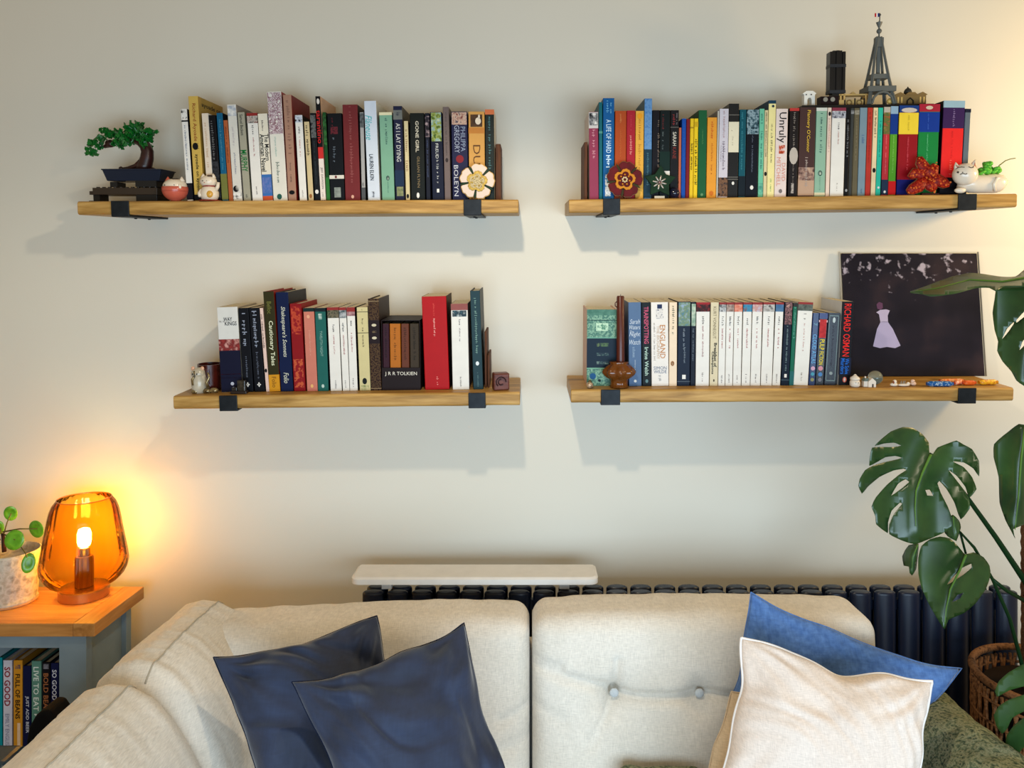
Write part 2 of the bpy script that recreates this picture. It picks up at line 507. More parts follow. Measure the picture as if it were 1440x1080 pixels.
def row(key, D, group, books, dp0=0.130):
    """books: (xt0, xt1, yt, xb0, xb1, spine, side, label, extras, opts)"""
    pxm = D / F
    L = []
    for e in books:
        xt0, xt1, yt, xb0, xb1 = e[:5]
        o = e[9] if len(e) > 9 else {}
        d = D + o.get('dy', 0)
        X0, X1 = (xb0 - CX) * d / F, (xb1 - CX) * d / F
        T0, T1 = (xt0 - CX) * d / F, (xt1 - CX) * d / F
        Xb, Xt = (X0 + X1) / 2, (T0 + T1) / 2
        w = ((X1 - X0) + (T1 - T0)) / 2
        zb = shelf_z(key, Xb, d)
        zt = EYE - (yt - CY) * d / F
        L.append(dict(X=Xb, a=math.atan2(Xt - Xb, zt - zb), w=w, zb=zb, h=(zt - zb), d=d, e=e, o=o))
    for i in range(1, len(L)):                      # no two books share space
        p, q = L[i - 1], L[i]
        hm = min(p['h'], q['h'])
        worst = 0
        for z in (0, hm):
            r_ = p['X'] + p['w'] / 2 + z * math.tan(p['a'])
            l_ = q['X'] - q['w'] / 2 + z * math.tan(q['a'])
            worst = max(worst, r_ - l_ + 0.0009)
        if worst > 0:
            for s_, b_ in ((-1, p), (1, q)):
                b_['w'] -= worst / 2; b_['X'] += s_ * worst / 4
    for b in L:
        e, o = b['e'], b['o']
        zb, d = b['zb'], b['d']
        w = max(b['w'] * math.cos(b['a']), 0.003)
        make_book(o.get('name', 'hardback_book' if o.get('hard') else 'paperback_book'), e[7], o.get('cat', 'book'), group, b['X'], zb, d, w, b['h'] / math.cos(b['a']), min(o.get('dp', dp0), WALL - d - 0.004), b['a'],
                  e[5], e[6], o.get('hard', False), e[8] if len(e) > 8 else [], lambda yy, zb=zb, d=d: EYE - (yy - CY) * d / F - zb, d / F, o.get('top'), o.get('rough', 0.45), TILT)

RT = (150, 56, 52)                                  # red head of the world-classics series
def oxf(y0, ya, yb, cols, t0=None, t1=None):        # the white series: red head, picture, thin print
    t0 = t0 or yb + 7
    return [('b', y0, ya, RT), ('p', ya, yb, cols, 0.0, 1.0), ('g', t0, t0 + 13, 0.5, 3.2, (60, 50, 50)), ('g', t0 + 17, t1 or t0 + 45, 0.5, 2.6, (170, 90, 90)), ('g', yb + 88, yb + 101, 0.5, 2.4, (130, 120, 115))]

GUL = 'books on the shelf with the brick bonsai'
row('UL', 1.83, GUL, [
 (258, 267, 155.5, 263.5, 271.5, WH, BK, 'thin white paperback with black squiggles behind the pink cat ball', [('p', 156, 171, [BK, WH, WH, BK]), ('b', 171, 173, BK), ('g', 178, 240, .5, 3, (120, 130, 150)), ('b', 258, 281, (30, 32, 40))]),
 (269, 282.5, 138, 274, 287, (206, 176, 96), (176, 146, 72), 'tall mustard yellow paperback behind the waving cat', [('t', 'Richard Ayoade', 148, 200, .5, 6, (150, 66, 40)), ('l', 207, 5, .45, 4, BK), ('g', 203, 212, .62, 5, BK), ('t', 'ayoade on ayoade', 218, 272, .5, 5.5, BK, .01), ('b', 274, 282, BK), ('s', 'ayoade on', 148, 8, .02, .135, BK)], {'dp': .150}),
 (287, 296, 161.5, 292, 301, (222, 208, 190), WH, 'pinkish cream paperback beside the tall mustard one', [('g', 172, 240, .5, 3.5, (200, 170, 140))]),
 (297, 306, 164, 302, 311.5, BK, BK, 'slim black paperback between cream and teal books', [('g', 172, 226, .4, 4, (120, 120, 120)), ('p', 228, 278, [BK, (60, 62, 66), BK])]),
 (307.5, 316.5, 161, 313, 321, (28, 104, 136), (20, 26, 36), 'teal blue paperback with a mossy green foot', [('g', 170, 240, .5, 3, (90, 150, 170)), ('b', 245, 281, (126, 128, 72))]),
 (317, 323, 171, 322, 328, (176, 104, 66), (150, 90, 60), 'thin terracotta orange paperback beside the teal one', [('g', 180, 230, .5, 2.5, (120, 60, 40))]),
 (322.5, 335.5, 149.5, 328.5, 340.5, (214, 210, 200), (150, 145, 138), 'white paperback with faint grey specks, taller than its neighbours', [('p', 151, 165, [(150, 160, 175), WH]), ('g', 178, 207, .5, 3.5, (190, 180, 180)), ('g', 216, 246, .5, 3.5, (150, 150, 160)), ('l', 266, 4.5, .4, 4, BK), ('l', 265, 3.4, .6, 3.2, (214, 210, 200)), ('p', 272, 280, [BK, WH, WH])]),
 (337, 347, 160, 343, 352.5, (168, 164, 146), (130, 128, 110), 'grey-beige paperback with large green capital letters', [('t', 'Samuel Beckett', 163, 192, .5, 4, BK), ('t', 'MURPHY', 212, 242, .5, 8.5, (20, 124, 62), .012), ('g', 274, 278, .5, 4, BK)]),
 (350, 364.5, 161, 355, 369.5, WH, (60, 50, 50), 'white paperback with red picture head beside the grey-beige book', oxf(161, 165, 175, [(120, 60, 50), (190, 180, 170), (60, 60, 60)], 178, 222)),
 (365.5, 378, 162, 370, 384, (226, 218, 200), WH, 'cream paperback with a blue picture and orange foot', [('t', 'The Modern', 190, 227, .78, 6, BK, .008), ('t', 'American Novel', 190, 242, .32, 6.5, BK, .016), ('g', 169, 186, .45, 3, (90, 80, 80)), ('b', 246, 276, (70, 118, 176)), ('p', 250, 272, [(60, 108, 170), (120, 130, 180)]), ('b', 276, 282, (200, 96, 60))]),
 (378.5, 399, 132, 385, 404, (220, 216, 204), (140, 40, 44), 'tall white paperback with a mauve swirling drawing at its head', [('p', 133, 190, [(220, 214, 206), (130, 78, 96), (214, 200, 200), (120, 70, 90), WH], .02, .98), ('g', 225, 262, .45, 5, (130, 140, 130)), ('g', 194, 222, .4, 3, (150, 180, 170)), ('l', 277, 4, .45, 3.5, (50, 100, 90))], {'dp': .150}),
 (400.5, 413, 136, 406, 416.5, (172, 136, 116), (130, 34, 34), 'tall dusty pink-brown paperback with a deep red cover', [('g', 144, 220, .55, 5, (140, 106, 92)), ('g', 230, 258, .5, 3, (120, 96, 84)), ('l', 271, 3, .5, 4, BK)], {'dp': .155}),
 (417, 427.5, 164, 421.5, 431.5, WH, BK, 'slim white paperback with a black and white picture head', [('p', 164.5, 174, [BK, (200, 205, 215), (60, 70, 80)]), ('g', 178, 190, .5, 3, (90, 70, 70)), ('g', 194, 222, .5, 2.5, (190, 120, 110)), ('g', 264, 278, .5, 2.5, (140, 130, 125))]),
 (429.5, 437, 173, 434, 441, (206, 188, 148), BK, 'thin straw-coloured paperback with small black capitals', [('g', 178, 220, .5, 4, (70, 56, 40)), ('l', 276, 3, .5, 2, (160, 110, 60))]),
 (438, 446, 161, 443, 450, (30, 34, 38), BK, 'slim black paperback with a grey photograph at its head', [('p', 164, 195, [BK, (110, 112, 110), (50, 54, 56)]), ('g', 200, 262, .5, 2.5, (70, 78, 82)), ('l', 270, 3, .5, 2.5, WH)]),
 (446, 453, 138, 451.5, 458, BK, (206, 170, 140), 'tall narrow black and white paperback with a red block', [('l', 145, 4, .55, 2, (220, 210, 200)), ('t', 'tarantino', 157, 203, .5, 6, (196, 46, 44), .012), ('b', 208, 224, (200, 60, 56)), ('b', 224, 281.5, (226, 214, 204)), ('t', 'JEFF DAWSON', 236, 266, .5, 3.5, (50, 40, 40)), ('g', 271, 279, .5, 3, (150, 140, 130))], {'dp': .15}),
 (455.5, 460.5, 160, 459.8, 464, (34, 84, 44), BK, 'very thin green paperback beside the red and black one', [('p', 164, 205, [(60, 120, 60), (24, 50, 30)]), ('b', 250, 281, (56, 120, 60))]),
 (462, 482.5, 161.5, 465, 484.5, (20, 24, 30), BK, 'thick black paperback with a white label and grey square', [('g', 168, 180, .35, 3, (120, 44, 52)), ('p', 180, 190, [BK, (110, 40, 50), BK], .2, .7), ('g', 192, 230, .4, 4, (110, 120, 130)), ('b', 247, 252, (214, 208, 196)), ('l', 249.5, 2, .45, 1.6, (120, 60, 60)), ('p', 264, 278, [(150, 156, 148), (120, 126, 120)], .3, .75)]),
 (483.5, 505, 149.5, 486, 506.5, (122, 52, 54), (38, 26, 34), 'thick dusty maroon paperback, taller than the black one', [('g', 152, 190, .5, 5, (150, 88, 86)), ('g', 192, 260, .5, 5, (156, 92, 90)), ('l', 277, 2.5, .5, 2, (214, 170, 150))], {'dp': .145}),
 (507.5, 513, 160, 509, 514, (170, 168, 166), BK, 'very thin grey paperback beside the maroon one', [('p', 161, 181, [(50, 56, 60), (120, 124, 124)]), ('g', 256, 262, .5, 3, BK), ('b', 264, 281, (90, 92, 94))]),
 (514, 530.5, 144.5, 517.5, 534.5, (206, 212, 220), (200, 196, 180), 'tall white hardback with turquoise script lettering', [('t', 'Flâneuse', 164, 198, .32, 9, (60, 176, 176), 0, .35), ('t', 'LAUREN ELKIN', 218, 254, .42, 5.5, BK, .014), ('g', 270, 278, .5, 5, (40, 40, 50))], {'hard': True, 'dp': .145}),
 (534.8, 552.5, 160, 537.5, 555, (132, 172, 148), (60, 90, 80), 'mint green paperback with a cream head strip and oval mark', [('b', 160, 164, (222, 214, 180)), ('g', 168, 206, .52, 3.6, (50, 84, 84)), ('l', 251, 3.4, .52, 2.4, (60, 90, 84)), ('l', 251, 2.4, .52, 1.5, (190, 206, 190)), ('g', 256, 274, .52, 2, (100, 140, 124))]),
 (554, 567, 151.5, 557, 568.5, (38, 42, 70), (90, 86, 76), 'navy paperback with silver bands and white small capitals', [('b', 157, 170, (120, 122, 118)), ('g', 160, 167, .5, 7, (70, 72, 80)), ('t', 'AS I LAY DYING', 175, 228, .5, 6, (206, 204, 200), .004), ('b', 240, 262, (34, 56, 84)), ('p', 263, 276, [(150, 150, 110), (100, 110, 80)], .15, .9)], {'dp': .14}),
 (569, 575, 172, 571, 576.5, (206, 192, 154), (70, 62, 50), 'thin sand-coloured paperback beside the navy one', [('g', 184, 216, .5, 3.5, (150, 110, 80)), ('g', 224, 242, .5, 3.5, (150, 110, 80)), ('l', 276, 3, .5, 1.8, BK)]),
 (577.3, 597.5, 161, 578.3, 598, (24, 30, 26), BK, 'thick black paperback with spaced white capitals', [('t', 'GONE GIRL', 172, 215, .5, 4.6, (214, 206, 186), .01), ('t', 'GILLIAN FLYNN', 221, 264, .56, 3.6, (146, 128, 96)), ('l', 275, 4, .5, 2, WH)]),
 (598.5, 604.8, 161, 599.5, 605.5, (24, 28, 44), BK, 'thin near-black paperback with a small photograph head', [('p', 165, 194, [(170, 150, 150), (60, 50, 60), BK]), ('g', 198, 250, .5, 2.6, (80, 90, 120))]),
 (606, 622, 160, 608, 625, (18, 28, 54), BK, 'dark blue paperback with a green landscape painting at its head', [('p', 160.5, 200, [(70, 96, 40), (150, 160, 80), (140, 170, 170), (206, 200, 140)], .08, .92), ('t', 'FREUD', 203, 224, .5, 4, (206, 206, 200)), ('g', 226, 259, .5, 3.4, (190, 190, 186)), ('p', 266, 271, [WH, WH], .4, .6)]),
 (623, 632.5, 152.5, 626, 633.5, (120, 106, 102), (100, 88, 86), 'dull mauve-grey paperback, taller than the books beside it', [('g', 160, 220, .5, 3, (96, 84, 84)), ('l', 226, 3, .5, 2, (60, 50, 50))], {'dp': .14}),
 (634.8, 657.8, 159, 637, 658.5, (30, 34, 74), (26, 28, 60), 'thick navy paperback with silver lettering and a red seal', [('p', 160, 177, [(30, 34, 74), (200, 170, 150), (120, 50, 50)]), ('t', 'PHILIPPA', 180, 214, .72, 6.5, (150, 160, 180)), ('t', 'GREGORY', 178, 216, .34, 7, (170, 176, 190)), ('l', 224.5, 5.5, .5, 5.5, (140, 40, 50)), ('t', 'BOLEYN', 233, 276, .25, 6, (200, 200, 206))]),
 (659.3, 681.8, 159, 660, 682, (206, 158, 88), (180, 140, 80), 'thick honey-coloured paperback with an animal painting at its head', [('p', 163, 180, [(60, 40, 26), (90, 62, 36)], .12, .86), ('l', 172, 5, .6, 4, (224, 210, 190)), ('l', 166, 3, .66, 1.4, (224, 210, 190)), ('b', 181, 189, (190, 130, 60)), ('t', 'DU', 205, 232, .5, 10, (110, 74, 36))]),
 (682.5, 695, 156, 683, 695.5, (16, 36, 34), (214, 200, 176), 'dark green paperback with an orange head behind the white flower', [('b', 156, 163, (206, 120, 76)), ('g', 166, 240, .5, 4.5, (90, 130, 130))]),
])

GUR = 'books on the shelf below the toy brick skyline'
row('UR', 1.83, GUR, [
 (827, 840.5, 159.5, 829.5, 842, (150, 66, 92), (206, 190, 180), 'raspberry pink paperback at the brown wooden bookend', [('b', 160, 182, (206, 200, 196)), ('p', 161, 178, [BK, (130, 130, 130), WH]), ('g', 184, 224, .5, 4.5, (206, 150, 160))]),
 (841, 846.3, 146, 842.5, 847.3, (24, 108, 116), (20, 80, 84), 'thin teal paperback beside the tall blue one', [('b', 186, 189, (90, 150, 140))], {'dp': .14}),
 (846.8, 863, 140.5, 848, 863.2, (16, 98, 152), (14, 80, 126), 'tall bright blue paperback with white lettering', [('g', 144, 164, .4, 4, (120, 180, 210)), ('g', 147, 162, .7, 3.4, (120, 180, 210)), ('t', 'A LIFE OF HARD', 170, 216, .5, 7, (206, 226, 236), .004), ('g', 219, 240, .5, 7, (206, 226, 236)), ('p', 246, 276, [(20, 110, 160), WH, (30, 120, 150)], .2, .7)], {'dp': .15}),
 (864, 879.8, 158, 864.2, 880, (176, 84, 36), (150, 70, 30), 'rusty orange paperback behind the red rose ornament', [('g', 160, 176, .5, 3, (206, 140, 90)), ('g', 182, 222, .5, 3, (196, 110, 60))]),
 (880.3, 892.3, 157.5, 880.6, 892.6, (170, 40, 56), (140, 34, 46), 'crimson paperback between orange and yellow ones', [('g', 164, 186, .5, 3, (196, 70, 84)), ('g', 192, 222, .5, 3.4, (226, 160, 150))]),
 (892.8, 904.3, 158, 893, 904.6, (222, 172, 76), (190, 150, 60), 'golden yellow paperback next to the crimson one', [('l', 165, 4, .5, 3.6, (226, 160, 40)), ('g', 168, 200, .5, 4, (180, 130, 40)), ('g', 204, 270, .5, 4, (190, 140, 56))]),
 (904.8, 915.5, 141, 905.3, 915.8, (84, 130, 178), (90, 116, 130), 'tall mottled sky blue paperback with a dark teal lower half', [('p', 142, 211, [(70, 118, 170), (110, 150, 190), (84, 130, 178)]), ('b', 211, 278, (34, 66, 82)), ('g', 216, 262, .5, 3.5, (90, 130, 140))], {'dp': .145}),
 (916.2, 926.3, 157, 916.5, 926.5, (24, 20, 28), BK, 'black paperback with a taupe stripe down its edge', [('g', 166, 240, .86, 3.4, (130, 116, 104))]),
 (926.8, 941, 157, 927, 941.2, (16, 30, 30), BK, 'thick greenish-black paperback behind the green star ornament', [('g', 163, 184, .3, 3, (120, 50, 50)), ('g', 187, 212, .3, 3, (110, 120, 120)), ('b', 214, 240, (18, 48, 40)), ('b', 241, 247, WH)]),
 (941.5, 953, 157, 941.7, 953.2, (30, 28, 30), BK, 'black paperback with white and red capitals beside the thin salmon one', [('g', 163, 178, .4, 4, (150, 60, 60)), ('g', 161, 178, .75, 2.4, (140, 130, 130)), ('b', 180, 181, (110, 106, 100)), ('t', 'SARAH', 187, 206, .5, 5, (206, 200, 186), .01), ('t', 'KANE', 208, 224, .5, 5, (130, 60, 54), .01)]),
 (953.5, 957, 181, 953.8, 957.3, (186, 110, 84), (150, 90, 70), 'very thin salmon paperback at the green star ornament', []),
 (957.4, 963.5, 168.5, 957.6, 963.7, (22, 84, 164), (20, 70, 140), 'thin cobalt blue script book, lower than its neighbours', [('g', 176, 240, .5, 2, (60, 110, 180))]),
 (963.8, 968.8, 169, 964, 969, (128, 32, 44), (110, 30, 40), 'thin wine red script book between blue and yellow', []),
 (969.1, 974.3, 168.5, 969.3, 974.5, (222, 190, 44), (190, 160, 30), 'thin yellow script book beside the wine red one', [('b', 180, 182, (170, 140, 30)), ('g', 203, 240, .5, 3.4, (50, 44, 20))]),
 (974.7, 980.3, 168.5, 974.9, 980.5, (226, 196, 40), (190, 160, 30), 'thin yellow script book beside the dark green one', [('b', 173, 180, (200, 168, 30)), ('g', 197, 262, .5, 3.8, (40, 36, 16))]),
 (980.7, 992.3, 157, 980.9, 992.5, (34, 100, 62), (28, 80, 50), 'dark green paperback between yellow and amber ones', [('g', 184, 206, .5, 2.6, (90, 140, 90)), ('l', 274, 2, .5, 2, (110, 150, 110))], {'dp': .14}),
 (993, 1006.5, 167, 993.3, 1006.7, (222, 158, 60), (190, 130, 40), 'amber orange paperback with red lettering', [('g', 173, 200, .5, 3.6, (190, 90, 40)), ('g', 203, 246, .5, 3, (180, 110, 40)), ('l', 272, 3.4, .5, 3, (200, 120, 40))]),
 (1007, 1009.3, 158, 1007.2, 1009.5, (190, 186, 176), (140, 130, 120), 'paper-thin off-white booklet beside the amber paperback', []),
 (1009.8, 1022.6, 155, 1010, 1022.6, (204, 198, 204), (170, 166, 170), 'pale lilac paperback with a brown picture foot', [('g', 158, 196, .5, 3.6, (176, 150, 150)), ('g', 200, 240, .5, 4.4, (130, 116, 124)), ('g', 206, 230, .22, 2.4, (150, 140, 146)), ('p', 250, 276.5, [(30, 26, 26), (130, 96, 70), (50, 44, 46)], .0, 1.)], {'dp': .14}),
 (1023, 1037, 148, 1023.2, 1037.2, (42, 40, 38), (90, 88, 84), 'tall charcoal hardback with a cream label', [('b', 163, 164, (120, 116, 108)), ('b', 173, 215, (222, 214, 190)), ('g', 184, 186, .3, 2, (120, 110, 100)), ('g', 190, 206, .4, 2, (170, 160, 140)), ('b', 249, 250, (120, 116, 108)), ('b', 252, 253, (120, 116, 108)), ('l', 258, 2.4, .5, 1.8, WH)], {'hard': True, 'dp': .14}),
 (1038, 1047.3, 156, 1038.2, 1047.3, (20, 92, 104), (16, 60, 70), 'teal paperback beside the charcoal hardback', [('g', 160, 240, .4, 3.4, (70, 140, 150)), ('b', 248, 276.5, (20, 34, 42))]),
 (1047.8, 1065, 156, 1048, 1065.2, (14, 18, 30), BK, 'black paperback with a silvery blue picture at its head', [('p', 156.3, 190, [(40, 70, 84), (150, 170, 176), (60, 90, 100), (20, 30, 40)], .02, .98), ('g', 192, 243, .5, 2.6, (110, 116, 130)), ('l', 264, 3, .5, 2.4, WH)]),
 (1065.6, 1072.5, 155, 1065.8, 1072.7, (120, 190, 160), (80, 140, 120), 'slim mint paperback beside the black picture-headed one', [('g', 162, 240, .5, 3.2, (60, 120, 110)), ('p', 258, 274, [(120, 190, 160), (70, 130, 120)])]),
 (1073, 1077.7, 157, 1073.2, 1077.9, (214, 200, 160), (190, 180, 140), 'thin cream paperback with an oval mark near its foot', [('g', 160, 222, .5, 2.8, (110, 100, 80)), ('l', 245, 3, .5, 1.8, BK)]),
 (1078.2, 1088.2, 143.5, 1078.4, 1088.4, (232, 220, 160), (30, 70, 92), 'tall primrose yellow paperback with a petrol blue head', [('b', 143.5, 148, (30, 70, 92)), ('l', 151.5, 1.8, .6, 1.8, (40, 60, 80)), ('g', 174, 230, .5, 3.2, (90, 90, 80)), ('g', 252, 272, .5, 2.6, (120, 170, 110))], {'dp': .15}),
 (1088.8, 1105.2, 155, 1088.8, 1105.4, (224, 208, 200), (200, 190, 180), 'white paperback with big black lettering and an orange leaf', [('t', 'Unruly', 160, 202, .48, 13, (30, 24, 26), .004), ('p', 205, 217, [(224, 208, 200), (190, 80, 40), (150, 60, 30)], .3, .8), ('t', 'MITCHELL', 222, 262, .3, 5.4, (214, 150, 130)), ('t', 'DAVID', 230, 255, .72, 5, (214, 150, 130)), ('l', 269, 3, .5, 2.4, (130, 120, 116))]),
 (1108, 1120.7, 154, 1108, 1120.7, (40, 32, 30), BK, 'brown-black paperback with a red head and oval grey label', [('b', 154, 158, (190, 70, 64)), ('g', 160, 207, .5, 3.6, (150, 140, 130)), ('l', 220, 12, .5, 6, (190, 180, 168)), ('g', 214, 226, .5, 2.4, (130, 120, 112)), ('g', 233, 260, .5, 3, (130, 120, 112)), ('p', 258, 272, [BK, (180, 170, 160), BK], .3, .6)]),
 (1121.8, 1144, 153, 1122, 1144, (84, 60, 56), (60, 44, 44), 'thick brown paperback with yellow lettering', [('t', "Flannery O'Connor", 157, 215, .55, 6, (226, 190, 70), .004), ('g', 222, 264, .5, 4.6, (176, 160, 150)), ('b', 252, 275, (190, 160, 136)), ('p', 236, 254, [(84, 60, 56), (150, 120, 108), (190, 160, 136)], .0, 1.)]),
 (1145, 1159.7, 153.5, 1145, 1159.7, (150, 182, 160), (110, 150, 130), 'sage green paperback with a pale head and oval mark', [('b', 153.5, 158, (210, 210, 200)), ('g', 161, 217, .5, 4, (60, 100, 96)), ('l', 244, 3.8, .5, 2.8, (60, 90, 80)), ('l', 244, 2.6, .5, 1.7, (200, 214, 196)), ('b', 271, 275, (220, 212, 180)), ('g', 248, 268, .5, 1.8, (110, 150, 130))]),
 (1160.8, 1166, 153.5, 1160.8, 1166, (226, 206, 190), (200, 180, 160), 'thin shell pink paperback beside the sage one', [('l', 162, 3, .5, 1.8, BK), ('g', 168, 215, .5, 2.6, (190, 150, 140))]),
 (1167, 1186, 153.5, 1167, 1186, WH, (180, 170, 160), 'thick white paperback with a snowy mountain picture head', [('b', 153.5, 158, (140, 62, 80)), ('p', 158.5, 168, [(40, 44, 60), (190, 190, 196), (70, 76, 90)], .0, 1.), ('g', 172, 184, .5, 3, (80, 70, 70)), ('g', 186, 204, .5, 2.4, (176, 120, 110)), ('g', 258, 270, .5, 2.4, (140, 130, 120))]),
 (1186.5, 1192.5, 153.5, 1186.5, 1192.5, (20, 20, 22), BK, 'thin black paperback with faint print beside the mountain book', [('g', 168, 222, .5, 3, (130, 130, 130)), ('l', 268, 2, .5, 1.6, (160, 160, 160))]),
 (1193, 1197.5, 154, 1193, 1197.5, (70, 72, 70), (50, 52, 50), 'thin dark grey paperback between black and olive', [('p', 157, 162, [(150, 150, 150), (90, 90, 90)])]),
 (1198, 1205, 154, 1198, 1205, (110, 102, 80), (80, 74, 60), 'slim olive paperback beside the slate blue one', [('p', 157, 163, [(170, 166, 150), (120, 112, 96)]), ('g', 168, 230, .5, 2.2, (150, 140, 116))]),
 (1205.8, 1216, 153.5, 1205.8, 1216, (130, 150, 160), (100, 120, 130), 'slate blue paperback with a faint drawing', [('g', 188, 204, .5, 4, (90, 116, 150)), ('g', 266, 272, .5, 2.4, (90, 110, 130))]),
 (1216.6, 1223.6, 153.5, 1216.6, 1223.6, (186, 66, 52), (150, 54, 44), 'slim brick red paperback beside the slate blue one', [('g', 160, 230, .5, 2.6, (140, 44, 40))]),
 (1224.6, 1231, 153.5, 1224.6, 1231, (228, 208, 168), (200, 180, 140), 'slim cream paperback with an oval mark beside the turquoise one', [('g', 158, 200, .5, 3, (50, 46, 40)), ('l', 240, 3.4, .5, 2.2, BK)]),
 (1231.4, 1238, 153.5, 1231.4, 1238, (56, 186, 160), (40, 150, 130), 'slim bright turquoise paperback', [('g', 172, 222, .5, 2.6, (30, 120, 110)), ('l', 264, 1.6, .5, 1.6, WH)]),
 (1239.3, 1248, 152.5, 1239.3, 1248, (190, 60, 66), (120, 60, 60), 'slim red fantasy novel with a picture head and navy foot', [('b', 152.5, 162, (190, 180, 166)), ('p', 160, 190, [(150, 120, 70), (90, 110, 60), (170, 90, 60)], 0., 1.), ('g', 190, 245, .5, 2.4, (226, 130, 130)), ('b', 253, 274, (44, 62, 84)), ('l', 270, 2, .5, 1.6, WH)]),
 (1248.8, 1258.8, 151.5, 1248.8, 1258.8, (96, 160, 50), (70, 120, 40), 'slim green fantasy novel with a blue head and red foot', [('b', 151.5, 162, (150, 176, 196)), ('b', 162, 190, (18, 66, 140)), ('g', 192, 246, .5, 2.4, (150, 200, 110)), ('b', 255, 274, (206, 34, 34))]),
 (1261, 1287.5, 150.5, 1260.5, 1287.5, (154, 24, 38), (80, 30, 60), 'thick dark red fantasy novel with a yellow band', [('b', 150.5, 160, (30, 70, 134)), ('l', 157, 3.4, .5, 11, (200, 190, 180)), ('b', 160.5, 190, (232, 206, 70)), ('g', 164, 186, .5, 3, (190, 170, 60)), ('g', 194, 240, .5, 2.6, (210, 90, 100)), ('b', 253, 274, (34, 36, 110))]),
 (1288.6, 1317, 148.5, 1288.4, 1316.8, (24, 136, 72), (16, 16, 26), 'thick green fantasy novel with blue and red bands', [('b', 148.5, 159, (170, 44, 66)), ('l', 153.5, 2.6, .48, 5, (206, 190, 170)), ('b', 159.5, 187, (18, 66, 150)), ('g', 190, 228, .45, 2.6, (110, 190, 140)), ('g', 162, 184, .45, 2.6, (70, 110, 190))], {'hard': True, 'dp': .15}),
 (1322.5, 1351.5, 144, 1321, 1350.5, (226, 50, 50), (20, 22, 34), 'thickest fantasy novel, bright red with a purple band', [('b', 144, 153.5, (156, 184, 196)), ('b', 153.5, 182, (66, 40, 92)), ('g', 156, 180, .5, 3.4, (150, 130, 170)), ('g', 186, 224, .48, 2.6, (190, 40, 44)), ('g', 226, 248, .45, 4, (236, 120, 110)), ('b', 250, 274, (24, 20, 28))], {'hard': True, 'dp': .15}),
 (1352.6, 1360.5, 155, 1351.5, 1359, (104, 116, 126), (30, 36, 60), 'slim grey-blue paperback at the end of the row by the cat planter', [('b', 155, 160, (30, 36, 60))]),
])

